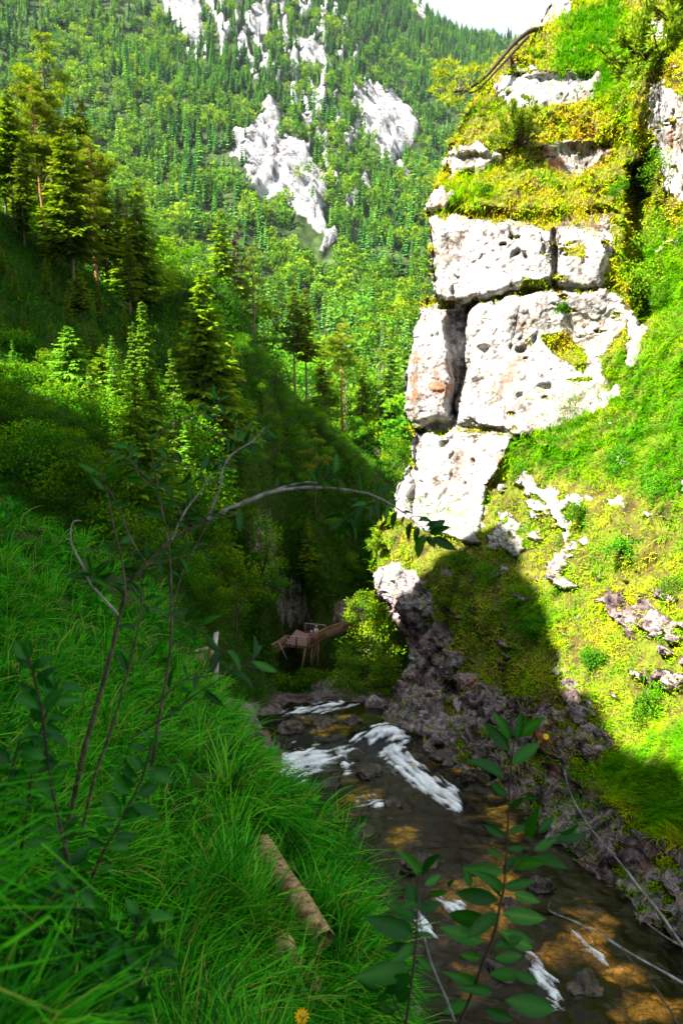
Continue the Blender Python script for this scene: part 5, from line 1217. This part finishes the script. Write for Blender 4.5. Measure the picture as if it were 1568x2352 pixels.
# ------------------------------------------------------------------ plank walkway, platform and people
def railing(parent, a, b, h=1.1, n_post=2, mat='timber', slat=0.16, name='railing'):
    a, b = np.asarray(a, float), np.asarray(b, float); L = np.linalg.norm(b - a); up = np.array([0, 0, 1.0]); d = (b - a) / L
    mb = MB()
    for s in np.arange(slat * .5, L, slat): beam(mb, a + d * s + up * .14, a + d * s + up * (h - .05), .095, .025, .5, up=d)
    r = mb.build(name, M[mat], parent)
    q = MB(); beam(q, a + up * h, b + up * h, .15, .06); q.build('top_rail', M['greytimber'] if mat == 'slats' else M[mat], r)
    q = MB(); beam(q, a + up * .1, b + up * .1, .05, .16); q.build('bottom_rail', M[mat], r)
    for t in np.linspace(0, 1, n_post):
        q = MB(); c = a + (b - a) * t; beam(q, c - up * .25, c + up * (h + .06), .13, .13, .5, up=d); q.build('post', M[mat], r)
def at_z(px, py, z):
    r = ray(px, py); return r * (z / r[2])
ZD = float(PY(655, 1483, 72.0)[2])
wk = thing('wooden_walkway', (0, 0, 0), 'wooden lookout platform with slatted railings and boardwalk across the gorge', 'walkway')
FL, FR, RR, BB, BL = (at_z(*q, ZD) for q in [(655, 1483), (707, 1488), (748, 1464), (700, 1453), (681, 1446)])
R2, R3 = at_z(785, 1451, ZD), at_z(846, 1421, ZD)
S1, S2, S3 = at_z(641, 1493, ZD), at_z(611, 1511, ZD), at_z(596, 1523, ZD)
def slab(parent, name, pts, mat, th=.14):
    pts = np.array(pts); n = len(pts); V = np.concatenate([pts, pts - np.array([0, 0, th])])
    me = bpy.data.meshes.new(name); me.from_pydata(V.tolist(), [], [list(range(n)), list(range(2 * n - 1, n - 1, -1))] + [[i, i + n, (i + 1) % n + n, (i + 1) % n] for i in range(n)])
    me.materials.append(M[mat]); return link(name, me, parent)
BR = at_z(748, 1458, ZD)
slab(wk, 'deck', [FL, FR, RR, BR, BB, BL], 'deck')
off = np.array([-.5, 1.5, 0])
slab(wk, 'boardwalk', [RR, R2, R3, R3 + off, R2 + off, RR + off + np.array([0, 0, 0])], 'deck', .13)
slab(wk, 'landing', [FL, S1, S2, S3, S3 + np.array([.2, 1.6, 0]), S2 + np.array([.3, 1.6, 0]), S1 + np.array([.4, 1.8, 0]), BL], 'deck', .12)
railing(wk, FL, FR, 1.15, 3, 'slats', .22); railing(wk, BB, BR, 1.15, 3, 'slats', .22)
railing(wk, FR, RR, 1.15, 3); railing(wk, RR, R2, 1.15, 2); railing(wk, R2, R3, 1.15, 3); railing(wk, FL, S1, 1.1, 2); railing(wk, S1, S2, 1.1, 3); railing(wk, S2, S3, 1.1, 2)
for (a, b) in [((716, 1482), (714, 1522)), ((731, 1474), (728, 1516)), ((701, 1490), (690, 1530)), ((727, 1474), (716, 1512))]:
    p0 = at_z(*a, ZD - .14); p1 = p0.copy(); p1 = PY(b[0], b[1], p0[1] + .3); q = MB(); beam(q, p0, p1 + np.array([0, 0, -1.0]), .2, .2, .5, up=(0, 1, 0)); q.build('support_post', M['timber'], wk)
q = MB(); beam(q, S1 + np.array([-.05, -.1, 1.0]), S1 + np.array([.9, -.5, -.9]), .1, .1, .5, up=(0, 1, 0)); q.build('brace', M['greytimber'], wk)
q = MB(); beam(q, FL + np.array([.1, -.1, 1.0]), FL + np.array([.9, -.3, -.1]), .1, .1, .5, up=(0, 1, 0)); q.build('brace', M['greytimber'], wk)
st = thing('stair_railing', (0, 0, 0), 'yellowish slatted railing with a tall grey bent post above the grass bank', 'railing')
a0, b0 = PY(454, 1540, 24.0), PY(489, 1530, 23.4)
railing(st, a0, b0, .72, 2, 'timber', .14, 'slats')
q = MB(); beam(q, PY(497, 1453, 26.5), PY(491, 1500, 23.6), .20, .06, .5, up=(0, -1, .6)); q.build('handrail', M['greytimber'], st)
q = MB(); beam(q, PY(498, 1490, 23.5), PY(496, 1570, 23.2), .17, .10, .5, up=(0, -1, 0)); q.build('post', M['greytimber'], st)
q = MB(); beam(q, PY(450, 1494, 25.5), PY(488, 1487, 25.0), .10, .10); q.build('far_rail', M['greytimber'], st)

def plain(name, c, rough=.7):
    m, nt, out = new_mat(name); b = N(nt, 'ShaderNodeBsdfPrincipled', Roughness=rough); b.inputs['Base Color'].default_value = (*c, 1)
    n = N(nt, 'ShaderNodeTexNoise', Scale=30.0); bp = N(nt, 'ShaderNodeBump', Strength=.2, Distance=.01); nt.links.new(n.outputs[0], bp.inputs['Height']); nt.links.new(bp.outputs[0], b.inputs['Normal'])
    nt.links.new(b.outputs[0], out.inputs[0]); return m
SKIN = plain('skin', (.45, .26, .19), .5)
def skinned(name, verts, edges, radii, mat, parent):
    me = bpy.data.meshes.new(name); me.from_pydata(verts, edges, []); me.materials.append(mat)
    o = link(name, me, parent); o.modifiers.new('skin', 'SKIN'); s = o.modifiers.new('sub', 'SUBSURF'); s.levels = s.render_levels = 2
    for v, r in zip(me.skin_vertices[0].data, radii): v.radius = (r, r * .85)
    me.skin_vertices[0].data[0].use_root = True
    return o
def person(loc, rz, label, top_c, leg_c, hat_c, bag=None):
    t = thing('person', loc, label, 'person', rz=rz)
    V = [(0, 0, .94), (0, 0, 1.16), (0, .01, 1.38), (0, .01, 1.50), (0, -.02, 1.60), (0, -.015, 1.72), (.10, 0, .88), (.11, -.03, .50), (.11, .02, .08), (.11, -.12, .04), (-.10, 0, .88), (-.11, .05, .50), (-.11, .14, .08), (-.11, .02, .04),
         (.19, .01, 1.41), (.25, .03, 1.14), (.24, -.16, .98), (.23, -.26, .96), (-.19, .01, 1.41), (-.25, .03, 1.14), (-.24, -.16, .98), (-.23, -.26, .96)]
    E = [(0, 1), (1, 2), (2, 3), (3, 4), (4, 5), (0, 6), (6, 7), (7, 8), (8, 9), (0, 10), (10, 11), (11, 12), (12, 13), (2, 14), (14, 15), (15, 16), (16, 17), (2, 18), (18, 19), (19, 20), (20, 21)]
    R = [.15, .13, .15, .06, .10, .07, .085, .06, .042, .04, .085, .06, .042, .04, .065, .045, .035, .035, .065, .045, .035, .035]
    skinned('body', V, E, R, SKIN, t)
    skinned('jacket', [V[0], V[1], V[2], (0, .01, 1.45), V[14], V[15], (.245, -.1, 1.03), V[18], V[19], (-.245, -.1, 1.03)], [(0, 1), (1, 2), (2, 3), (2, 4), (4, 5), (5, 6), (2, 7), (7, 8), (8, 9)], [.175, .155, .17, .085, .085, .065, .05, .085, .065, .05], plain('jacket_cloth', top_c), t)
    skinned('trousers', [(0, 0, .95), V[6], V[7], (.11, .01, .14), V[10], V[11], (-.11, .13, .14)], [(0, 1), (1, 2), (2, 3), (0, 4), (4, 5), (5, 6)], [.165, .10, .075, .062, .10, .075, .062], plain('trouser_cloth', leg_c), t)
    skinned('cap', [(0, .0, 1.66), (0, 0, 1.75), (0, -.11, 1.70)], [(0, 1), (0, 2)], [.105, .07, .055], plain('cap_cloth', hat_c), t)
    if bag: skinned('rucksack', [(0, .19, 1.02), (0, .21, 1.22), (0, .18, 1.42)], [(0, 1), (1, 2)], [.13, .16, .10], plain('rucksack_cloth', bag), t)
def on_deck(px, py): return at_z(px, py, ZD)
person(on_deck(715, 1483), .6, 'person in a pink and purple jacket and pale blue cap on the platform', (.45, .10, .38), (.03, .03, .10), (.45, .65, .85))
person(on_deck(728, 1474) + np.array([-.1, .3, 0]), 2.6, 'person in white with a white cap at the platform railing', (.85, .85, .85), (.10, .10, .12), (.85, .85, .85), (.8, .85, .88))
person(on_deck(604, 1524) + np.array([.1, .7, 0]), 3.4, 'person with a light blue cap walking at the left end of the walkway', (.25, .45, .6), (.05, .05, .07), (.5, .68, .85), (.2, .4, .55))

# ------------------------------------------------------------------ logs, flower
def log(pts, r, label, squash=.65):
    q = []
    for px, py in pts:
        h = hit_left(px, py, 1.5, 12); q.append(h * .945 if h is not None else PY(px, py, 4))
    q = smooth_path(q, 4); o0 = q[0]; mb = MB()
    V, Fq, cap = tube(q - o0, np.linspace(r, r * .7, len(q)) * (1 + .03 * rng.normal(size=len(q))), 6)
    V = V + (fbm(V * np.array([30, 30, 30]), 3) * r * .15)[:, None] * rng.normal(size=(1, 3))
    mb.add(V, np.concatenate([Fq, cap[:, [0, 1, 2, 2]]])); o = mb.build('fallen_log', M['log']); o.location = o0; tag(o, label, 'log')
log([(600, 1945), (640, 2005), (690, 2075), (745, 2160)], .095, 'long bare yellowish log lying in the grass of the near bank')
log([(642, 2165), (660, 2195), (688, 2235)], .08, 'short broken pale log piece below the long log')
log([(712, 2258), (742, 2290)], .05, 'small squared wood chip in the grass near the bottom edge')
def flower(px, py, Y, rad, label):
    c = PY(px, py, Y); t = thing('yellow_flower', c, label, 'flower'); m = 13; a = np.arange(m) / m * 6.283
    ax = unit(np.array([.1, -.8, .6])); e1 = unit(np.cross(ax, [0, 0, 1])); e2 = np.cross(ax, e1)
    d = np.cos(a)[:, None] * e1 + np.sin(a)[:, None] * e2 + ax * .15
    mb = MB(); mb.add(*cards(d * rad * .2, d, np.tile(ax, (m, 1)), rad, rad * .38, .5)); mb.build('petals', M['yellow'], t)
    link('centre', rock_mesh('centre', plain('flower_centre', (.45, .2, .01)), 3, rad * .28, rad * .28, rad * .2, 8, .1), t)
    q = MB(); add_tube(q, [(0, 0, 0), (.01, .02, -.1), (0, .04, -.3)], [.002, .002, .002], 4); q.build('stem', M['sapling'], t)
flower(693, 2334, 2.3, .027, 'yellow daisy like flower in the grass at the bottom edge')
flower(1253, 1692, 2.2, .010, 'small orange yellow flower beside the upper leaves of the big leafed sapling')

# ------------------------------------------------------------------ saplings in front of the lens
def leaf_template():
    V, Fq = [], []
    for k, t in enumerate(np.linspace(0, 1, 6)):
        w = math.sin(math.pi * min(1, t * 1.0) ** .85) ** .8 * .5 if 0 < t < 1 else 0.012
        z = -.18 * t * t
        V += [(t, -w, z + abs(w) * .25), (t, 0, z), (t, w, z + abs(w) * .25)]
    for k in range(5):
        b = 3 * k; Fq += [(b, b + 1, b + 4, b + 3), (b + 1, b + 2, b + 5, b + 4)]
    return np.array(V, float), np.array(Fq)
LT, LF = leaf_template()
def leaves(mb, base, tip, nrm, width, curl=1.0, v=.5):
    base, tip = np.asarray(base, float), np.asarray(tip, float); d = tip - base; L = np.linalg.norm(d); d = d / L; s = unit(np.cross(nrm, d)); n = np.cross(d, s)
    V = base + LT[:, :1] * d * L + LT[:, 1:2] * s * width + LT[:, 2:] * n * L * curl
    vv = np.clip(v + np.where(np.abs(LT[:, 1]) < .01, .25, 0), 0, 1)
    mb.add(V, LF, vv)
def sapling(name, label, cat, stems, leaf_rows=(), explicit=(), stem_mat='stem', lmat='sapling', seed=1, base=None, wr=.36):
    """stems: (list of (px, py), distance ahead, first radius, last radius, part material); leaf_rows: (stem index, from, to, count, length in m)"""
    r = np.random.default_rng(seed)
    y0 = stems[0][1] if np.ndim(stems[0][1]) == 0 else stems[0][1][0]; o0 = PY(*stems[0][0][0], y0)
    t = thing(name, o0, label, cat); paths = []
    for pts, Y, r0, r1, sm in stems:
        Y1 = Y if np.ndim(Y) == 0 else None
        Ys = np.full(len(pts), Y) if Y1 is not None else np.linspace(Y[0], Y[1], len(pts))
        q = smooth_path([PY(a, b, y) for (a, b), y in zip(pts, Ys)], 5)
        q = q + np.cumsum(r.normal(size=q.shape) * .0012, 0)
        paths.append(q); rad = np.linspace(r0, r1, len(q)) * (1 + .12 * r.normal(size=len(q)))
        mb = MB(); add_tube(mb, q - o0, rad, 7); mb.build('stem', M[sm or stem_mat], t, True)
    mb = MB(); tw = MB(); anyl = False
    for k, f0, f1, n, L in leaf_rows:
        q = paths[k]; sgn = 1
        for f in np.linspace(f0, f1, n):
            i = min(len(q) - 2, int(f * (len(q) - 1))); ax = unit(q[i + 1] - q[i]); sgn = -sgn
            side = unit(np.cross(ax, [0, -1, .2])) * sgn
            d = unit(ax * r.uniform(.3, .9) + side * r.uniform(.5, 1.1) + r.normal(size=3) * .35 + np.array([0, 0, -.1]))
            l = L * r.uniform(.4, 1.05); nn = unit(np.array([0, -.6, .7]) + r.normal(size=3) * .5)
            leaves(mb, q[i] - o0 + d * .008, q[i] - o0 + d * (l + .008), nn, l * wr * r.uniform(.85, 1.15), r.uniform(.3, 2.0), r.uniform(.15, .75)); anyl = True
    for b, tp, Y, w in explicit:
        pb, pt_ = PY(*b, Y + r.normal() * .02), PY(*tp, Y + r.normal() * .05 - .02)
        l = np.linalg.norm(PY(*b, Y) - PY(*tp, Y)); nn = unit(np.array([r.normal() * .35, -.75, .6]) + r.normal(size=3) * .2)
        pt_ = pb + (pt_ - pb) * .92; leaves(mb, pb - o0, pt_ - o0, nn, l * w * .9, r.uniform(.2, 1.1), r.uniform(.3, .8)); anyl = True
    if anyl: mb.build('leaves', M[lmat], t)
    return t
# young willow on the left: pale arching branch and its twigs
sapling('willow_sapling', 'slender grey sapling with a long pale branch arching right across the gorge', 'sapling', [
    ([(135, 2040), (155, 1900), (178, 1790), (212, 1660), (252, 1530), (275, 1430), (290, 1370), (302, 1335), (335, 1298), (395, 1240), (478, 1192), (560, 1152)], (3.0, 2.55), .0125, .0055, 'stem'),
    ([(478, 1192), (560, 1152), (640, 1126), (720, 1119), (800, 1129), (870, 1147), (920, 1176), (962, 1206), (990, 1236)], (2.55, 2.3), .0068, .0016, 'palestem'),
    ([(560, 1152), (600, 1136), (680, 1114), (722, 1112)], (2.55, 2.5), .005, .002, 'palestem'),
    ([(478, 1192), (505, 1120), (512, 1090), (532, 1052), (580, 1022), (610, 990)], (2.55, 2.6), .005, .0015, 'palestem'),
    ([(395, 1240), (425, 1175), (450, 1140), (500, 1075), (520, 1060)], (2.62, 2.6), .0045, .0015, 'palestem'),
    ([(290, 1370), (283, 1285), (262, 1200), (245, 1120), (240, 1085)], 2.6, .0045, .002, 'stem'),
    ([(272, 1412), (240, 1375), (207, 1335), (190, 1295), (172, 1262), (163, 1235), (165, 1192), (188, 1188)], 2.6, .006, .0018, 'palestem'),
    ([(163, 1240), (150, 1236)], 2.6, .003, .002, 'palestem'), ([(207, 1335), (215, 1318)], 2.6, .002, .0012, 'palestem'),
    ([(335, 1298), (290, 1360), (255, 1130), (210, 1068)][:1] + [(300, 1230), (270, 1160), (235, 1100), (212, 1068)], 2.6, .0035, .0012, 'stem'),
    ([(870, 1147), (840, 1160), (800, 1190), (790, 1200)], 2.35, .002, .001, 'stem'),
    ([(430, 1215), (400, 1150), (350, 1110), (300, 1060), (270, 1050)], 2.6, .003, .001, 'stem'), ([(500, 1120), (450, 1080), (400, 1060), (350, 1050)], 2.58, .0025, .001, 'stem'), ([(560, 1152), (540, 1180), (470, 1200), (420, 1220)], 2.5, .0022, .001, 'stem'), ([(335, 1298), (380, 1290), (440, 1275), (500, 1260)], 2.6, .0025, .001, 'stem'), ([(283, 1285), (240, 1270), (215, 1250)], 2.6, .002, .001, 'stem'), ([(580, 1022), (560, 990), (530, 975)], 2.6, .0015, .001, 'stem'), ([(720, 1119), (740, 1100), (780, 1090)], 2.45, .0015, .0008, 'stem'), ([(300, 1340), (350, 1400), (420, 1430), (470, 1440)], 2.65, .0025, .001, 'stem'), ([(395, 1240), (370, 1180), (360, 1100), (372, 1040)], 2.62, .003, .001, 'stem')],
    leaf_rows=[(1, .15, .5, 6, .055), (1, .55, .95, 16, .075), (1, .93, 1.0, 9, .095), (2, .5, 1, 5, .05), (3, .35, 1, 14, .06), (4, .3, 1, 10, .07), (5, .3, 1, 8, .10), (8, .25, 1, 12, .09), (0, .55, .98, 14, .09), (9, .3, 1, 6, .05), (10, .2, 1, 12, .08), (11, .2, 1, 11, .08), (12, .2, 1, 8, .08), (13, .2, 1, 10, .09), (14, .3, 1, 5, .09), (15, .2, 1, 7, .06), (16, .3, 1, 6, .05), (17, .2, 1, 9, .08), (18, .2, 1, 11, .085)], seed=3)
sapling('willow_sapling', 'thin brown two stemmed sapling standing upright behind the arching one', 'sapling', [
    ([(190, 1905), (222, 1770), (250, 1690), (285, 1570), (318, 1420), (322, 1330), (300, 1260)], (2.9, 2.7), .008, .0022, None),
    ([(345, 1790), (362, 1660), (388, 1500), (392, 1370), (385, 1240), (365, 1130), (345, 1010)], (3.1, 3.0), .009, .002, None),
    ([(388, 1420), (420, 1310), (460, 1230), (478, 1190)], 3.0, .004, .0015, None), ([(365, 1130), (310, 1080), (300, 1020)], 3.0, .003, .0012, None), ([(345, 1010), (430, 960), (480, 935), (512, 910)], 3.0, .004, .0015, None), ([(430, 960), (520, 1000), (590, 1010), (625, 985)], 3.0, .0035, .0012, None)],
    leaf_rows=[(0, .55, 1, 9, .10), (1, .45, 1, 12, .10), (3, .3, 1, 7, .09), (4, .4, 1, 12, .075), (5, .3, 1, 12, .07), (2, .3, 1, 4, .08)], seed=4)
sapling('leafy_shrub', 'dark leafy shrub filling the bottom left corner close to the lens', 'shrub', [
    ([(150, 2420), (170, 2200), (175, 2050), (150, 1900), (120, 1750), (100, 1600), (75, 1490)], 1.5, .006, .002, 'darkbark'),
    ([(20, 2420), (30, 2150), (60, 1900), (90, 1700), (135, 1560)], 1.6, .006, .002, 'darkbark'), ([(200, 2420), (180, 2150), (230, 1980), (290, 1870), (330, 1780), (350, 1700)], 1.55, .005, .002, 'darkbark'),
    ([(-20, 2050), (15, 1850), (50, 1700)], 1.45, .004, .002, 'darkbark'), ([(250, 2420), (330, 2250), (375, 2160)], 1.4, .004, .002, 'darkbark'), ([(60, 2420), (150, 2290), (270, 2240)], 1.35, .004, .002, 'darkbark'), ([(-30, 2300), (60, 2150), (110, 2080), (200, 2040)], 1.4, .004, .002, 'darkbark'), ([(100, 2440), (210, 2330), (300, 2200), (330, 2080)], 1.45, .004, .002, 'darkbark'), ([(-40, 2420), (40, 2300), (90, 2180), (60, 2020)], 1.4, .004, .002, 'darkbark'), ([(180, 2440), (120, 2330), (20, 2260), (-40, 2180)], 1.3, .004, .002, 'darkbark'), ([(280, 2460), (260, 2330), (210, 2200), (230, 2100)], 1.5, .004, .002, 'darkbark'), ([(20, 2460), (80, 2380), (190, 2350), (300, 2340)], 1.25, .004, .002, 'darkbark')],
    leaf_rows=[(0, .05, 1, 44, .075), (1, .1, 1, 34, .075), (2, .1, 1, 38, .075), (3, .2, 1, 18, .07), (4, .1, 1, 28, .08), (5, .1, 1, 30, .08), (6, .1, 1, 28, .08), (7, .1, 1, 22, .08), (8, .1, 1, 22, .08), (9, .1, 1, 24, .08), (10, .1, 1, 24, .08), (11, .1, 1, 26, .075)], stem_mat='darkbark', seed=5, wr=.5)
sapling('leafy_twig', 'long narrow leafed twig reaching right in front of the stair railing', 'sapling', [
    ([(330, 1640), (385, 1590), (430, 1560), (470, 1540), (500, 1515), (520, 1490)], 1.9, .003, .0012, 'darkbark'), ([(430, 1560), (500, 1545), (560, 1530), (600, 1500)], 1.9, .0025, .001, 'darkbark'), ([(300, 1700), (400, 1640), (500, 1570), (560, 1540), (590, 1530)], 1.95, .003, .001, 'darkbark')],
    leaf_rows=[(0, .2, 1, 8, .085), (1, .3, 1, 5, .085), (2, .3, 1, 6, .08)], seed=6, wr=.3)
def z6(x, y): return (784 + .5 * x, 1568 + .5 * y)
EX = [((775, 260), (700, 130)), ((770, 310), (655, 180)), ((800, 270), (830, 120)), ((795, 250), (940, 150)), ((780, 380), (925, 255)), ((745, 440), (590, 335)), ((760, 520), (675, 455)), ((770, 580), (840, 525)), ((840, 530), (895, 530)), ((750, 705), (645, 650)), ((765, 690), (870, 650)),
      ((870, 720), (885, 575)), ((905, 690), (980, 605)), ((980, 720), (1130, 705)), ((985, 690), (1105, 660)), ((880, 770), (1000, 705)), ((880, 800), (1055, 848)), ((740, 870), (545, 855)), ((590, 940), (560, 830)), ((720, 980), (635, 850)), ((790, 970), (925, 1012)), ((740, 880), (800, 780)), ((760, 840), (950, 820)), ((740, 940), (900, 910)), ((740, 1060), (960, 1090)), ((705, 1110), (460, 1060)), ((720, 1140), (920, 1235)),
      ((650, 1190), (440, 1120)), ((640, 1270), (530, 1245)), ((700, 1270), (850, 1250)), ((790, 1330), (920, 1385)), ((690, 1420), (545, 1405)), ((750, 1460), (1020, 1510)), ((720, 1000), (500, 960)), ((700, 1220), (850, 1160)), ((680, 1340), (860, 1340)), ((640, 1400), (480, 1330)), ((600, 1470), (450, 1520)), ((660, 1500), (800, 1560)), ((760, 760), (860, 760)), ((735, 800), (660, 760)), ((715, 1060), (560, 1180))]
EX2 = [((350, 890), (290, 770)), ((370, 890), (440, 775)), ((340, 970), (245, 945)), ((380, 930), (465, 880)), ((400, 975), (485, 960)), ((490, 945), (515, 895)), ((330, 1000), (250, 1050)), ((330, 1150), (100, 1080)), ((330, 1200), (230, 1290)), ((350, 1150), (430, 1165)), ((310, 1300), (60, 1370)), ((350, 1050), (300, 900)), ((360, 1040), (470, 1010)), ((340, 1250), (200, 1200)), ((330, 1350), (170, 1430)), ((350, 1260), (420, 1330)), ((320, 1400), (240, 1480)), ((345, 1080), (200, 1010))]
sapling('leafy_sapling', 'big leafed sapling rising in front of the stream, bottom centre', 'sapling', [
    ([z6(530, 1600), z6(600, 1420), z6(660, 1250), z6(715, 1080), z6(740, 900), z6(755, 700), z6(762, 480), z6(775, 330), z6(790, 200)], 1.9, .0055, .002, 'darkbark'), ([z6(740, 870), z6(800, 840), z6(880, 760), z6(960, 715)], 1.9, .0025, .0015, None), ([z6(865, 790), z6(872, 720)], 1.9, .002, .0012, None)],
    explicit=[(z6(*a), z6(*b), 1.9, .36) for a, b in EX], seed=8)
sapling('leafy_sapling', 'smaller dark leafed sapling just left of the big leafed one', 'sapling', [
    ([z6(290, 1600), z6(320, 1400), z6(345, 1200), z6(350, 1050), z6(360, 890)], 1.7, .005, .002, 'darkbark'), ([z6(290, 1560), z6(230, 1450), z6(180, 1400)], 1.7, .003, .0015, 'darkbark'), ([z6(360, 1000), z6(440, 960), z6(500, 940)], 1.7, .002, .001, 'darkbark')],
    leaf_rows=[(1, .2, 1, 6, .09)], explicit=[(z6(*a), z6(*b), 1.7, .42) for a, b in EX2], seed=9)
sapling('bare_branch', 'long bare pale twig curving down the lower right edge', 'branch', [
    ([z6(1640, 1300), z6(1568, 1200), z6(1470, 1060), z6(1380, 950), z6(1260, 790), z6(1140, 640), z6(1060, 500), z6(1015, 360)], 2.0, .006, .0008, 'palestem'), ([z6(1260, 790), z6(1210, 750), z6(1170, 730)], 2.0, .002, .0008, 'palestem'), ([z6(1470, 1070), z6(1465, 1088), z6(1400, 1060), z6(1380, 990)], 2.0, .002, .001, 'palestem'), ([z6(1568, 1210), z6(1470, 1150), z6(1345, 1040)], 2.0, .003, .0008, 'palestem')], seed=10)
sapling('bare_branch', 'two bare forked twigs reaching into the picture over the orange stream bed', 'branch', [
    ([z6(1640, 1430), z6(1568, 1385), z6(1300, 1222), z6(1130, 1120), z6(965, 1050), z6(955, 1010)], 1.9, .0045, .001, 'palestem'), ([z6(1580, 1640), z6(1540, 1568), z6(1450, 1420), z6(1300, 1240), z6(1150, 1120), z6(1030, 1020)], 1.95, .0045, .001, 'stem'), ([z6(1150, 1120), z6(1110, 1060), z6(1100, 1020)], 1.95, .0015, .0008, 'stem')], seed=11)
sapling('bare_branch', 'single grey stick standing between the two leafy saplings', 'branch', [([z6(520, 1560), z6(490, 1480), z6(430, 1330), z6(375, 1170), z6(345, 1060), z6(325, 990)], 1.8, .0035, .0015, 'palestem')], seed=12)

# ------------------------------------------------------------------ the air
m, nt, out = new_mat('thin_haze')
pv = N(nt, 'ShaderNodeVolumePrincipled'); pv.inputs['Color'].default_value = (.72, .86, 1.0, 1); pv.inputs['Density'].default_value = 0.000019; pv.inputs['Anisotropy'].default_value = 0.1
nt.links.new(pv.outputs[0], out.inputs['Volume'])
hb = MB(); box(hb, (0, 1150, 560), (3600, 0, 0), (0, 1400, 0), (0, 0, 720)); hz = hb.build('haze', m); tag(hz, 'thin bluish haze over the valley', 'haze', kind='stuff')
